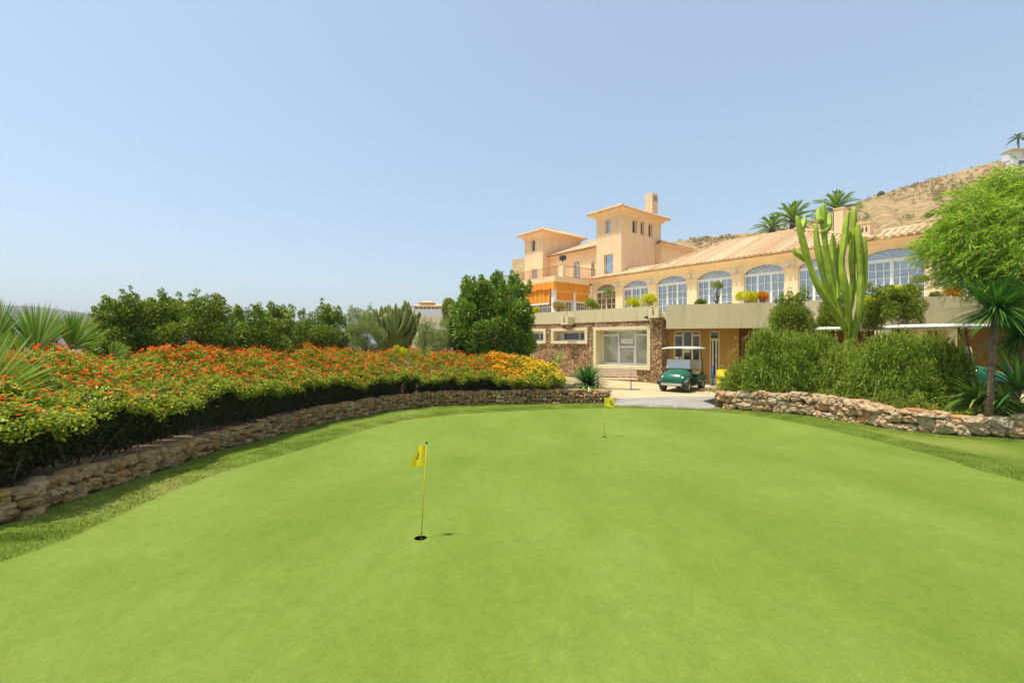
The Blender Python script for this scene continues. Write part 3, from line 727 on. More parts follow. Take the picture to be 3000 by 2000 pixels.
# windows of sub-parts must sit under the tower: keep names plain
T1 = (.22, 2.55, .02, 4.95)
def tz(py, v=0, u=1.4): return zpy(py, u, v)
def tw_front(px0, px1, pt, pb, v): u0, u1 = upx(px0, v), upx(px1, v); return u0, u1, zpy(pb, (u0+u1)/2, v), zpy(pt, (u0+u1)/2, v)
def vpx(px, u): k = (px-1500)/FOC; return (k*(P0[1]+DU[1]*u)-P0[0]-DU[0]*u)/(DV[0]-DV[1]*k)
def tw_side(px0, px1, pt, pb, u): v0, v1 = vpx(px0, u), vpx(px1, u); return v0, v1, zpy(pb, u, (v0+v1)/2), zpy(pt, u, (v0+v1)/2)
f1 = tw_front(1773, 1788, 645, 683, .02); f2 = tw_front(1769, 1796, 745, 806, .02)
r1 = [tw_side(a, b_, t, bt, 2.55) for a, b_, t, bt in ((1853, 1866, 645, 683), (1877, 1888, 650, 688), (1900, 1911, 656, 694))]
t1o = tower(*T1, 6.6, 11.5, [(*f1, M['glassu'], 2, 1), (*f2, M['glassu'], 1, 1)], [(*r, M['glassd'], 1, 1) for r in r1])
T2 = (-9.1, -6.63, .82, 5.6)
g1 = tw_front(1556, 1568, 703, 736, .82); g2 = tw_front(1556, 1574, 787, 820, .82)
t2o = tower(*T2, 5.4, 11.68, [(*g1, M['glassd'], 1, 1), (*g2, M['glassu'], 2, 2)], [])
# tower chimney and aerial
c = MB(F=FB); cv = vpx(1911, 2.1); c.box(1.45, 2.1, cv, cv+.75, 11.6, zpy(564, 2.1, cv)); o = c.build('chimney', M['wall'], ROOT)
h = MB(F=FB)
for q in (.16, .36, .56): zc = zpy(564, 2.1, cv); h.box(2.1, 2.112, cv+q, cv+q+.09, zc-.62, zc-.22)
h.build('vent', M['glassd'], o)
# --- main upper block
b = MB(); hs = [tw_front(1680, 1699, 775, 810, 1.65), tw_front(1732, 1742, 770, 810, 1.65)]
hs = [(h[0], h[1], 6.72, h[3]) for h in hs]
recess_wall(b, -6.63, .3, 6.5, 9.72, 1.65, hs, .2); b.build('wall', M['wall'], ROOT); b = MB()
b.poly([FB(3.0, 4.2, 6.5), FB(3.0, 12.4, 6.5), FB(3.0, 12.4, 9.55), FB(3.0, 4.2, 9.55)])
b.poly([FB(2.4, 4.2, 6.5), FB(3.0, 4.2, 6.5), FB(3.0, 4.2, 9.55), FB(2.4, 4.2, 9.55)])
b.build('wall', M['wall'], ROOT)
for h in hs:
    window(ROOT, PU(1.65), *h, M['glassu'], 2, 4, .05, .2)
    cx = (h[0]+h[1])/2; r = (h[1]-h[0])/2; fl = MB(F=FB)          # arched head over the door
    for k in range(12):
        t0, t1_ = math.pi*k/12, math.pi*(k+1)/12
        fl.poly([(cx-math.cos(t)*r*q, 1.64, h[3]+math.sin(t)*r*q*.9) for t, q in ((t0, .86), (t1_, .86), (t1_, 1), (t0, 1))])
    for k in range(1, 6): th = math.pi*k/6; fl.poly([(cx-.012, 1.638, h[3]), (cx+.012, 1.638, h[3]), (cx+.012-math.cos(th)*r*.95, 1.638, h[3]+math.sin(th)*r*.86), (cx-.012-math.cos(th)*r*.95, 1.638, h[3]+math.sin(th)*r*.86)])
    o = fl.build('fanlight', M['white'], ROOT)
    gg = MB(F=FB); gg.poly([(cx-r*.98, 1.645, h[3])]+[(cx-math.cos(math.pi*k/12)*r*.98, 1.645, h[3]+math.sin(math.pi*k/12)*r*.88) for k in range(0, 13)]); gg.build('pane', M['glassb'], o)
def block_roof():
    b = MB(); Z = 9.6; s = .36
    # front slope (towards the balcony)
    up = Vector((DV[0], DV[1], s)); L = 5.6
    tile_face(b, b, FB(-6.6, 1.3, Z), FB(2.3, 1.3, Z), up, L, .0, .6)
    up = Vector((-DU[0], -DU[1], s)); tile_face(b, b, FB(3.35, 4.0, Z), FB(3.35, 12.9, Z), up, 5.2, .35, .62)
    b.tube([FB(-6.6, 6.5, Z+1.97), FB(-1.8, 6.5, Z+1.97)], .1, 6)
    b.build('roof', M['tile'], ROOT)
    c = MB(F=FB); c.box(-6.63, .3, 1.42, 1.65, 9.4, 9.55); c.build('cornice', M['wall'], ROOT); c = MB(F=FB); c.box(3.0, 3.2, 4.0, 12.4, 9.4, 9.55); c.build('cornice', M['wall'], ROOT)
block_roof()
# far left low wing behind the tree
b = MB(F=FB); b.box(-14, -9.1, 2.2, 8, 3, 6.9); b.build('wall', M['wall'], ROOT)
b = mono_tile('roof', -14.3, -9.0, 1.8, 6.9, 5.2, 8.9, .3, 1); b.build('roof', M['tile'], ROOT)
# --- awning pavilion with roof balcony
VP_ = -4.05; UP_ = -.2
b = MB(F=FB); b.box(-11.5, UP_+.06, VP_+.05, 1.0, 6.45, 6.66); b.box(-11.6, UP_+.12, VP_-.03, VP_+.05, 6.3, 6.7); b.box(UP_-.0, UP_+.1, VP_+.05, -.38, 6.3, 6.7); b.build('balcony_slab', M['wall'], ROOT)
b = MB(F=FB)
for u, v in ((UP_-.14, VP_+.02), (UP_-.14, -2.0), (UP_-.14, -.35), (-3.6, VP_+.02), (-7.2, VP_+.02)):
    b.box(u-.13, u+.13, v, v+.26, 3.3, 6.3)
    b.build('column', M['white'], ROOT); b = MB(F=FB)
def awning(u0, v0, u1, v1, zt, zb, out, scal):
    b = MB(); n = 40; d = Vector((u1-u0, v1-v0, 0)); nrm = Vector((d.y, -d.x, 0)).normalized()
    if nrm.y > 0 and abs(nrm.y) > abs(nrm.x): nrm = -nrm
    if abs(nrm.x) >= abs(nrm.y) and nrm.x < 0: nrm = -nrm
    top = []; bot = []
    for i in range(n+1):
        t = i/n; w = .03*math.sin(i*2.1)+.02*math.sin(i*5.3)
        p = (u0+d.x*t, v0+d.y*t); top.append(b.vert(FB(p[0], p[1], zt))); q = (p[0]+nrm.x*(out+w), p[1]+nrm.y*(out+w)); bot.append(b.vert(FB(q[0], q[1], zb+(.03*math.sin(i*1.3) if scal else 0))))
    for i in range(n): b.f.append([top[i], top[i+1], bot[i+1], bot[i]])
    return b
for args in ((UP_+.1, VP_, UP_+.1, -.38, 6.3, 5.62, .05, 1), (UP_-.02, VP_+.28, UP_-.02, -.4, 5.66, 4.98, .0, 1), (-11, VP_-.05, UP_+.1, VP_-.05, 6.3, 5.78, .12, 1), (-11, VP_-.0, UP_-.3, VP_-.0, 5.8, 4.8, .12, 0)):
    awning(*args).build('awning', M['awn'], ROOT)
b = MB(F=FB)
for z in (5.6, 4.95): b.box(UP_-.03, UP_+.02, VP_+.28, -.35, z, z+.05)
b.box(-11, UP_-.3, VP_-.2, VP_-.1, 4.7, 4.8)
b.build('awning_rail', M['white'], ROOT)
# side glazing under the awnings
def PSide(a, d, z): return FB(UP_-.2-d, a, z)
window(ROOT, PSide, VP_+.3, -2.02, 3.4, 4.95, M['glassb'], 6, 6, .04, .06, .02); window(ROOT, PSide, -1.72, -.37, 3.4, 4.95, M['glassb'], 6, 6, .04, .06, .02)
window(ROOT, PU(VP_+.1), -7.0, -3.75, 3.4, 6.2, M['glassb'], 6, 5, .05, .06, .025); window(ROOT, PU(VP_+.1), -3.45, UP_-.3, 3.4, 6.2, M['glassb'], 6, 5, .05, .06, .025)
# balcony rail and pier with floodlight
def railing(p0, p1, z0, z1, step=.125):
    b = MB(); d = Vector((p1[0]-p0[0], p1[1]-p0[1], 0)); n = max(2, int(d.length/step))
    for i in range(n+1):
        u, v = p0[0]+d.x*i/n, p0[1]+d.y*i/n; r = .03 if i % 12 == 0 else .016
        b.tube([FB(u, v, z0), FB(u, v, z1)], r, 4)
    for z in (z0+.06, z1): b.tube([FB(*p0, z), FB(*p1, z)], .022, 6)
    b.build('railing', M['iron'], ROOT, True)
pv = vpx(1649, -.5); b = MB(F=FB); b.box(-.72, -.32, pv-.2, pv+.2, 6.6, 7.72); b.box(-.77, -.27, pv-.25, pv+.25, 7.72, 7.78); b.build('balcony_pier', M['wall'], ROOT)
railing((-9.5, pv), (-.75, pv), 6.72, 7.6); railing((-.52, pv+.2), (-.3, 1.1), 6.72, 7.6)
b = MB(F=FB); b.box(-.74, -.3, pv-.12, pv+.14, 7.98, 8.3); b.box(-.56, -.48, pv-.03, pv+.03, 7.78, 7.98); b.build('floodlight', M['dark'], ROOT)
b = MB(F=FB); b.tube([(-2.0, 6.5, 11.3), (-2.0, 6.5, 13.4)], .03, 6); b.build('aerial', M['dark'], ROOT, True)

# --- stone clad ground floor
A2 = (6.95, 22.7); D2 = (.7122, -.7020); W2 = (.7020, .7122)
def FS(s, w, z): return (A2[0]+D2[0]*s+W2[0]*w, A2[1]+D2[1]*s+W2[1]*w, z)
def spx(px, w=0): k = (px-1500)/FOC; return (k*(A2[1]+W2[1]*w)-A2[0]-W2[0]*w)/(D2[0]-D2[1]*k)
def yS(s, w=0): return A2[1]+D2[1]*s+W2[1]*w
def zs(py, s, w=0): return H+(HOR-py)/FOC*yS(s, w)
wins = []
for x0, x1, z0, z1 in ((1738, 1911, .62, 2.83), (1614, 1720, 1.92, 2.83), (1505, 1598, 1.92, 2.83)):
    wins.append((spx(x0, -.1), min(spx(x1, -.1), -.02), z0, z1))
SL = -14.0
def P2(a, d, z): return FS(a, d, z)
def rect_wall(b, P, u0, u1, z0, z1, holes, depth):
    us = sorted({u0, u1, *[h[0] for h in holes], *[h[1] for h in holes]}); zz = sorted({z0, z1, *[h[2] for h in holes], *[h[3] for h in holes]})
    for i in range(len(us)-1):
        for j in range(len(zz)-1):
            cu, cz = (us[i]+us[i+1])/2, (zz[j]+zz[j+1])/2
            if any(h[0] < cu < h[1] and h[2] < cz < h[3] for h in holes): continue
            b.poly([P(us[i], 0, zz[j]), P(us[i+1], 0, zz[j]), P(us[i+1], 0, zz[j+1]), P(us[i], 0, zz[j+1])])
    for a0, a1, zb, zt in holes:
        for (x0, y0), (x1, y1) in (((a0, zb), (a0, zt)), ((a1, zt), (a1, zb)), ((a0, zt), (a1, zt)), ((a1, zb), (a0, zb))):
            b.poly([P(x0, 0, y0), P(x1, 0, y1), P(x1, depth, y1), P(x0, depth, y0)])
b = MB(); rect_wall(b, P2, SL, .0, -.2, 3.12, [(a+.02, b_-.02, c_+.02, d_-.02) for a, b_, c_, d_ in wins], .7)
b.poly([FS(SL, 0, -.2), FS(SL, 12, -.2), FS(SL, 12, 3.12), FS(SL, 0, 3.12)])
b.build('stone_facade', M['stone'], ROOT)
fw = .17
for i, (a, b_, c_, d_) in enumerate(wins):
    f = MB(F=FS)                                   # projecting cream surround with a deep reveal
    f.box(a, a+fw, -.1, .68, c_, d_); f.box(b_-fw, b_, -.1, .68, c_, d_); f.box(a+fw, b_-fw, -.1, .68, d_-fw, d_); f.box(a+fw, b_-fw, -.1, .68, c_, c_+fw)
    o = f.build('window_surround', M['frame'], ROOT); ia, ib, ic, id_ = a+fw, b_-fw, c_+fw, d_-fw
    if i == 0:
        w3 = (ib-ia); x1, x2 = ia+w3*.335, ia+w3*.67; zt = id_-.32; zm = ic+.92
        fr = MB(F=FS); V0, V1 = .55, .62
        for x in (ia+.03, x1, x2, ib-.03): fr.box(x-.045, x+.045, V0, V1, ic, id_)
        for xa, xb in ((ia, x1), (x2, ib)): fr.box(xa, xb, V0+.004, V1-.004, zt, zt+.11); 
        fr.box(ia, ib, V0+.004, V1-.004, ic, ic+.12); fr.box(ia, ib, V0+.004, V1-.004, id_-.06, id_); fr.box(x1, x2, V0+.003, V1-.004, zm, zm+.1)
        fr.box(x1+.05, x1+.1, V0-.015, V1-.01, ic+.12, zm); fr.box(x2-.1, x2-.05, V0-.015, V1-.01, ic+.12, zm)
        w = fr.build('window', M['white'], ROOT)
        g = MB(F=FS); g.poly([(ia, .6, ic), (ib, .6, ic), (ib, .6, id_), (ia, .6, id_)]); g.build('pane', M['glassg'], w)
        g = MB(F=FS); g.box(x1+.12, x2-.16, .58, .59, zm+.22, zm+.5); g.build('notice', M['paper'], w)
    else:
        xm = ia+(ib-ia)*.66; fr = MB(F=FS)
        for x in (ia+.3, xm, ib-.03): fr.box(x-.05, x+.05, .5, .57, ic, id_)
        fr.box(ia, ib, .503, .568, ic, ic+.08); fr.box(ia, ib, .503, .568, id_-.12, id_); fr.box(ia, ia+.3, .506, .56, ic, id_)
        w = fr.build('window', M['white'], ROOT); g = MB(F=FS); g.poly([(ia, .55, ic), (ib, .55, ic), (ib, .55, id_), (ia, .55, id_)]); g.build('pane', M['glassd'], w)
# terrace parapet band over the stone part
b = MB(F=FS); b.box(SL, -.02, -.04, .35, 3.1, 3.8); b.build('parapet', M['fascia'], ROOT)
# stone pillar
b = MB(); q0, q1 = 0.0, .72
b.F = None
b.prism([FS(0, -.12, 0)[:2], FS(.62, -.12, 0)[:2], FS(.62, .7, 0)[:2], FS(0, .7, 0)[:2]], -.2, 3.25); b.build('stone_pillar', M['stone'], ROOT)
def spout(s, w0, w1, zb):
    c = MB(F=FS); W_ = .27; c.box(s-W_, s+W_, w0, w1, zb, zb+.1); c.box(s-W_, s-.08, w0, w1, zb+.1, zb+.46); c.box(s+.08, s+W_, w0, w1, zb+.1, zb+.46); c.box(s-.08, s+.08, w0+.25, w1, zb+.1, zb+.46)
    c.box(s-.035, s+.035, w0+.12, w0+.26, zb+.1, zb+.78)
    c.build('rain_spout', M['frame'], ROOT, bevel=.012)
    c = MB(F=FS); c.box(s-.17, s+.17, w0+.12, w1, zb-.24, zb); c.build('corbel', M['stone'], ROOT)
spout(.33, -.42, -.05, 3.2)
spout(spx(1659, -.4), -.6, -.05, 3.0)
b = MB(F=FS); sx = spx(1899); b.box(sx-.06, sx+.06, -.26, -.14, 3.2, 3.3); b.box(sx-.02, sx+.02, -.14, -.05, 3.2, 3.24); b.build('spotlight', M['dark'], ROOT)
# terrace slab: fascia polygon
FA = [(7.40, 21.85), (11.88, 20.3), (14.6, 17.75), (17.66, 17.7), (24, 17.0)]
b = MB(); top = 3.8; bot = 2.66
for i in range(4):
    (x0, y0), (x1, y1) = FA[i], FA[i+1]; d = Vector((x1-x0, y1-y0, 0)).normalized(); n = Vector((-d.y, d.x, 0))*.3
    b.prism([(x0, y0), (x1, y1), (x1+n.x, y1+n.y), (x0+n.x, y0+n.y)], bot, top)
b.poly([(7.4, 21.85, bot), (7.9, 22.9, bot), (7.9, 22.9, top), (7.4, 21.85, top)])
b.build('fascia', M['fascia'], ROOT)
b = MB(); b.prism([(7.6, 22.2), (11.95, 20.6), (14.7, 18.05), (17.7, 18.0), (24, 17.3), (30, 24), (12, 34), (3.2, 38), (-3.5, 33.4), FS(-.1, .35, 0)[:2]], 3.12, 3.42)
b.build('terrace_slab', M['frame'], ROOT)
# recessed ochre wall under the fascia
A3 = (7.72, 22.72); e3 = Vector((.947, -.321, 0)).normalized(); D3 = (e3.x, e3.y); W3 = (-e3.y, e3.x)
def F3(s, w, z): return (A3[0]+D3[0]*s+W3[0]*w, A3[1]+D3[1]*s+W3[1]*w, z)
def s3(px, w=0): k = (px-1500)/FOC; return (k*(A3[1]+W3[1]*w)-A3[0]-W3[0]*w)/(D3[0]-D3[1]*k)
def P3(a, d, z): return F3(a, d, z)
w3a = (s3(1974), s3(2053), .75, 2.58); dr = (s3(2079), s3(2109), .02, 2.56)
SE = s3(2165); b = MB(); rect_wall(b, P3, -.15, SE, -.1, 3.12, [w3a, dr], .16); b.poly([F3(SE, 0, -.1), F3(SE, 3.5, -.1), F3(SE, 3.5, 3.12), F3(SE, 0, 3.12)])
b.poly([F3(SE, 3.5, -.1), F3(18, 3.5, -.1), F3(18, 3.5, 3.12), F3(SE, 3.5, 3.12)])
b.build('wall', M['ochre'], ROOT)
b = MB(F=F3); a, b_, c_, d_ = w3a; x1, x2 = a+(b_-a)*.35, a+(b_-a)*.69
for x in (a+.03, x1, x2, b_-.03): b.box(x-.04, x+.04, .06, .13, c_, d_)
for q in ((a, x1, 2.3), (x2, b_, 2.3), (x1, x2, 1.62), (x1, x2, 1.5)): b.box(q[0], q[1], .063, .127, q[2], q[2]+.1)
b.box(a, b_, .06, .13, c_, c_+.08); b.box(a, b_, .06, .13, d_-.06, d_); o = b.build('window', M['frame'], ROOT)
g = MB(F=F3); g.poly([(a, .11, c_), (b_, .11, c_), (b_, .11, d_), (a, .11, d_)]); g.build('pane', M['glassd'], o)
g = MB(F=F3); g.box(a+.06, x1-.08, .09, .1, .9, 1.3); g.box(x1+.08, x2-.1, .09, .1, .86, 1.15); g.build('notice', M['paper'], o)
b = MB(F=F3); a, b_, c_, d_ = dr
for x in (a+.03, b_-.03): b.box(x-.04, x+.04, .06, .13, c_, d_)
for x in (a+(b_-a)*.33, a+(b_-a)*.66): b.box(x-.035, x+.035, .062, .128, c_, 2.1)
b.box(a, b_, .059, .131, 2.08, 2.2); b.box(a, b_, .059, .131, d_-.05, d_); b.box(a, b_, .066, .126, c_, .25); o = b.build('door', M['frame'], ROOT)
g = MB(F=F3); g.poly([(a, .11, c_), (b_, .11, c_), (b_, .11, d_), (a, .11, d_)]); g.build('pane', M['glassd'], o)
b = MB(F=F3); b.box(b_-.16, b_-.12, .03, .06, .95, 1.2); b.build('handle', M['rim'], o)
# posts under the slab in the carport
for px, Y in ((2597, 17.4), (2700, 18.6), (2790, 18.2), (2255, 21.0)):
    p = at(px, 1000, Y); b = MB(); b.box(p.x-.2, p.x+.2, p.y, p.y+.4, -.1, 3.12); b.build('carport_pillar', M['frame'], ROOT)
b = MB(F=F3)
for k in range(14): x = s3(2185)+k*.16; b.box(x, x+.03, 1.2, 1.23, .1, 2.2)
b.box(s3(2185), s3(2185)+2.2, 1.2, 1.24, 2.2, 2.27); b.box(s3(2185), s3(2185)+2.2, 1.2, 1.24, .1, .16); b.build('gate', M['frame'], ROOT)
# ---------------------------------------------------------------- golf carts
def make_cart(label):
    root = empty('golf_cart', (0, 0, 0), label, 'golf cart', 'golf carts parked by the clubhouse')
    def L(): return MB(local=True)
    # x across, -y forward. body: front cowl, floor, rear body
    b = L()
    secs = [(-1.22, .40, .50, .34), (-1.2, .42, .62, .40), (-1.08, .50, .74, .46), (-.85, .54, .84, .50), (-.62, .56, .9, .53), (-.5, .56, .93, .52)]
    rows = []
    for y, hw, zt, sh_ in secs:
        r = [(-hw, y, .36), (-hw*1.02, y, .36+(zt-.36)*.45), (-hw*.93, y, .36+(zt-.36)*.78), (-hw*.62, y, .36+(zt-.36)*.96), (0, y, zt), (hw*.62, y, .36+(zt-.36)*.96), (hw*.93, y, .36+(zt-.36)*.78), (hw*1.02, y, .36+(zt-.36)*.45), (hw, y, .36)]
        rows.append([b.vert(p) for p in r])
    for i in range(len(rows)-1):
        for k in range(8): b.f.append([rows[i][k], rows[i][k+1], rows[i+1][k+1], rows[i+1][k]])
    b.f.append(rows[0][::-1]); b.f.append(rows[-1])
    b.build('hood', M['cartg'], root, True)
    for s in (-1, 1):                              # front fender flares
        b = L(); pts = []
        for k in range(9): th = math.pi*k/8; pts.append((-.85-math.cos(th)*.33, .3+math.sin(th)*.3))
        for k in range(8):
            (y0, z0), (y1, z1) = pts[k], pts[k+1]
            for xa, xb in ((.36*s, .64*s),): b.poly([(xa, y0, z0), (xb, y0, z0), (xb, y1, z1), (xa, y1, z1)]); b.poly([(xa, y0, z0-.03), (xb, y0, z0-.03), (xb, y1, z1-.03), (xa, y1, z1-.03)])
            b.poly([(.64*s, y0, z0-.03), (.64*s, y0, z0), (.64*s, y1, z1), (.64*s, y1, z1-.03)])
        b.build('fender', M['cartd'], root)
    b = L(); b.prof([(.12, .33), (.12, .52), (.3, .62), (1.0, .66), (1.22, .60), (1.28, .42), (1.2, .33)], -.6, .6)
    b.build('rear_body', M['cartg'], root, bevel=.05, seg=3)
    b = L(); b.box(-.58, .58, -.55, .2, .26, .32); b.box(-.6, -.54, -.55, .6, .22, .3); b.box(.54, .6, -.55, .6, .22, .3); b.box(-.5, .5, -1.25, -1.16, .24, .36); b.build('chassis', M['cartd'], root, bevel=.015)
    b = L(); b.box(-.42, .42, -1.285, -1.25, .26, .35); b.build('bumper', M['rim'], root, bevel=.01)
    b = L(); b.box(-.56, .56, -.54, -.42, .55, .9); b.build('dashboard', M['cartd'], root, bevel=.03)
    b = L(); b.box(-.54, .54, .12, .62, .66, .78); b.build('seat', M['seat'], root, bevel=.05, seg=3)
    b = L(); b.prof([(.6, .84), (.72, .86), (.8, 1.24), (.7, 1.26)], -.53, .53); b.build('backrest', M['seat'], root, bevel=.04, seg=3)
    b = L(); b.box(-.5, .5, .86, 1.24, .66, .70); b.build('bag_rack', M['cartd'], root, bevel=.02)
    for s in (-.46, .46): b = L(); b.tube([(s*1.04, -.5, .86), (s*1.02, -.46, 1.2), (s, -.38, 1.76)], .018, 8); b.build('front_post', M['dark'], root, True)
    b = L()
    for s in (-.46, .46): b.tube([(s*1.1, .98, .62), (s*1.08, .9, 1.2), (s, .78, 1.76)], .024, 8)
    b.tube([(-.48, .92, 1.1), (.48, .92, 1.1)], .02, 8); b.build('rear_post', M['maroon'], root, True)
    b = L(); prof = []
    nx, ny = 12, 12; ids = []
    for j in range(ny+1):
        for i in range(nx+1):
            x = -1+2*i/nx; y = -1+2*j/ny; fx = abs(x)**4; fy = abs(y)**4
            ids.append(b.vert((x*.63*(1-.06*fy), .15+y*.98*(1-.05*fx), 1.80+.035*(1-x*x)-.03*max(fx, fy))))
    for j in range(ny):
        for i in range(nx): b.f.append([ids[j*(nx+1)+i], ids[j*(nx+1)+i+1], ids[(j+1)*(nx+1)+i+1], ids[(j+1)*(nx+1)+i]])
    o = b.build('roof', M['cream'], root, True); sd = o.modifiers.new('solid', 'SOLIDIFY'); sd.thickness = .05; sd.offset = -1
    b = L(); b.poly([(-.5, -.55, .93), (.5, -.55, .93), (.48, -.47, 1.3), (-.48, -.47, 1.3)])
    o = b.build('windshield', WSM, root); sd = o.modifiers.new('solid', 'SOLIDIFY'); sd.thickness = .008
    b = L(); b.tube([(-.5, -.552, .93), (.5, -.552, .93), (.48, -.472, 1.3), (-.48, -.472, 1.3), (-.5, -.552, .93)], .011, 6); b.build('windshield_frame', M['rim'], root, True)
    b = L()
    ring = [(-.26+.17*math.cos(k*math.pi/8), -.16+.17*math.sin(k*math.pi/8)*.55, 1.02+.17*math.sin(k*math.pi/8)*.75) for k in range(17)]
    b.tube(ring, .013, 6); b.tube([(-.26, -.4, .8), (-.26, -.16, 1.02)], .02, 8); b.build('steering_wheel', M['dark'], root, True)
    for s in (-1, 1):
        b = L(); b.sphere((s*.4, -1.13, .58), .07, 10, 6, (1, .6, .8)); b.build('headlight', M['lamp'], root, True)
    for s, y in ((-1, -.85), (1, -.85), (-1, .8), (1, .8)):
        x = s*.5; r = .23; w = .1; t = L(); prof = [(-w, r*.6), (-w, r*.88), (-w*.7, r), (w*.7, r), (w, r*.88), (w, r*.6)]; rows = []
        for k in range(24):
            th = 2*math.pi*k/24; rows.append([t.vert((x+px_, y+rr*math.cos(th), .23+rr*math.sin(th))) for px_, rr in prof])
        for k in range(24):
            for j in range(5): t.f.append([rows[k][j], rows[k][j+1], rows[(k+1) % 24][j+1], rows[(k+1) % 24][j]])
        o = t.build('wheel', M['rubber'], root, True)
        t = L()
        t.prof([(y+r*.62*math.cos(2*math.pi*k/16), .23+r*.62*math.sin(2*math.pi*k/16)) for k in range(16)], x-w*.75, x+w*.75)
        t.prof([(y+.05*math.cos(2*math.pi*k/10), .23+.05*math.sin(2*math.pi*k/10)) for k in range(10)], x-w*.95, x+w*.95); t.build('rim', M['rim'], o)
    return root
M['lamp'] = plain('headlight_lens', srgb(226, 232, 228), .1)
def ws_mat():
    t = NT('windshield_acrylic'); t.p.inputs['Base Color'].default_value = (.75, .78, .82, 1); t.p.inputs['Roughness'].default_value = .12
    tr = t.n('ShaderNodeBsdfTransparent'); mx = t.n('ShaderNodeMixShader'); mx.inputs[0].default_value = .75
    t.l(tr.outputs[0], mx.inputs[1]); t.l(t.p.outputs[0], mx.inputs[2]); t.l(mx.outputs[0], t.out.inputs[0]); return t.m
WSM = ws_mat()
def kids(o): return [c for c in bpy.data.objects if c.parent == o]
def copy_tree(o, parent=None):
    c = o.copy(); COL.objects.link(c)
    if parent: c.parent = parent
    for ch in kids(o): copy_tree(ch, c)
    return c
cart = make_cart('green golf cart with cream roof and clear windscreen parked before the stone pillar')
cart.location = (7.28, 19.4, 0); cart.rotation_euler.z = R(-41)
for loc, rz, s, lab in (((12.1, 16.4, .2), R(66), 1.2, 'golf cart whose white roof shows above the bushes right behind the tall cactus'), ((13.0, 13.8, .2), R(52), 1.2, 'golf cart at far right with green hood beside the yucca trunk')):
    c = copy_tree(cart); c.location = loc; c.rotation_euler.z = rz; c.scale = (s, s, 1.3); c['label'] = lab

# ---------------------------------------------------------------- bench, post, pot
def bench():
    p = at(1800, 1138, 19.9); root = empty('park_bench', (p.x, p.y, 0), 'weathered wooden slat bench with iron legs against the stone wall', 'bench', rz=R(-14))
    b = MB(local=True)
    for k in range(6): y = .0-.5+k*.085; b.box(-.95, .95, y, y+.06, .44-.012*(2.5-abs(k-2.5)), .465-.012*(2.5-abs(k-2.5)))
    b.build('seat', M['wood'], root, bevel=.006)
    b = MB(local=True)
    for k in range(6): z = .52+k*.062; y = .02+k*.022; b.box(-.95, .95, y, y+.02, z, z+.044)
    b.build('backrest', M['wood'], root, bevel=.005)
    for x in (-.7, .7):
        b = MB(local=True); b.tube([(x, -.5, .0), (x, -.4, .2), (x, -.52, .42), (x, -.1, .43), (x, .0, .43), (x, .06, .62), (x, .17, .9)], .018, 6)
        b.tube([(x, .14, 0), (x, .0, .18), (x, -.05, .3), (x, -.02, .43)], .018, 6); b.tube([(x, -.4, .2), (x, -.2, .26), (x, .0, .18)], .014, 6)
        b.build('leg', M['dark'], root, True)
bench()
p = at(2088, 1126, 21.3); root = empty('marker_post', (p.x, p.y, 0), 'slim blue post standing by the ochre wall and glass door', 'post')
b = MB(); b.tube([(p.x, p.y, 0), (p.x, p.y, .84)], .045, 10); b.build('shaft', M['blue'], root, True)
b = MB(); b.sphere((p.x, p.y, .85), .055, 10, 6); b.build('cap', M['blue'], root, True); b = MB(); b.tube([(p.x, p.y, 0), (p.x, p.y, .03)], .12, 14); b.build('base', M['blue'], root)
p = at(2120, 1135, 18.6); root = empty('plastic_drum', (p.x, p.y, 0), 'bright yellow drum at the end of the planted bed', 'drum')
b = MB(); b.tube([(p.x, p.y, z) for z in (0, .02, .3, .32, .34, .6, .62, .64, .86, .88)], [.25, .27, .27, .285, .27, .27, .285, .27, .27, .25], 20); b.build('body', M['yellow'], root, True)
b = MB(); b.tube([(p.x, p.y, .875), (p.x, p.y, .9)], .2, 18); b.build('lid', M['yellow'], root)

# ---------------------------------------------------------------- plants
def pix(px, Y, py): return at(px, py, Y)
def bush(name, label, cat, px, Y, pyt, pyb, hw, mat, seed, n, L=.07, Wd=.035, k=26, cr=.35, dy=None, group=None, stems=7, upb=.25, inner=.45, spikes=0, zb=0, full=False):
    g = np.random.default_rng(seed); t = at(px, pyt, Y); bo = at(px, pyb, Y); r = hw/FOC*Y; hz = (t.z-bo.z)/2; c = np.array([t.x, Y, (t.z+bo.z)/2])
    root = empty(name, (t.x, Y, zb), label, cat, group)
    rr = np.array([max(.05, r-cr*.7), (dy or r)-cr*.5 if (dy or r) > cr else .1, max(.05, hz-cr*.6)])
    C = clumps(g, c, rr, k, inner, full);
    if full: q = (C[:, 2]-c[2])/rr[2]; C[:, :2] = c[:2]+(C[:, :2]-c[:2])*np.where(q < 0, np.minimum(1.6, 1/np.sqrt(np.maximum(.3, 1-q*q))), 1)[:, None]
    crs = g.uniform(.6, 1.25, k)*cr
    if spikes:
        th = g.uniform(0, 6.28, spikes); q = g.uniform(.1, .85, spikes)**.5
        S_ = np.stack([c[0]+rr[0]*q*np.cos(th), c[1]+rr[1]*q*np.sin(th), c[2]+hz*(1-q*q*.6)**.5*g.uniform(.85, 1.12, spikes)], 1)
        S2 = S_+np.array([[0, 0, cr*.55]])+g.normal(size=S_.shape)*.06
        S3 = S2+np.array([[0, 0, cr*.45]])+g.normal(size=S_.shape)*.04; C = np.concatenate([C, S_, S2, S3]); crs = np.concatenate([crs, np.full(spikes, cr*.5), np.full(spikes, cr*.33), np.full(spikes, cr*.2)])
    crown('foliage', g, C, crs, n, L, Wd, mat, root, tuple(c-np.array([0, 0, hz*.4])), upb=upb)
    branches(g, (t.x, Y, zb-.05), C[g.choice(len(C), stems, replace=False)], .035*max(1, hz), M['bark'], root, 'stem')
    return root
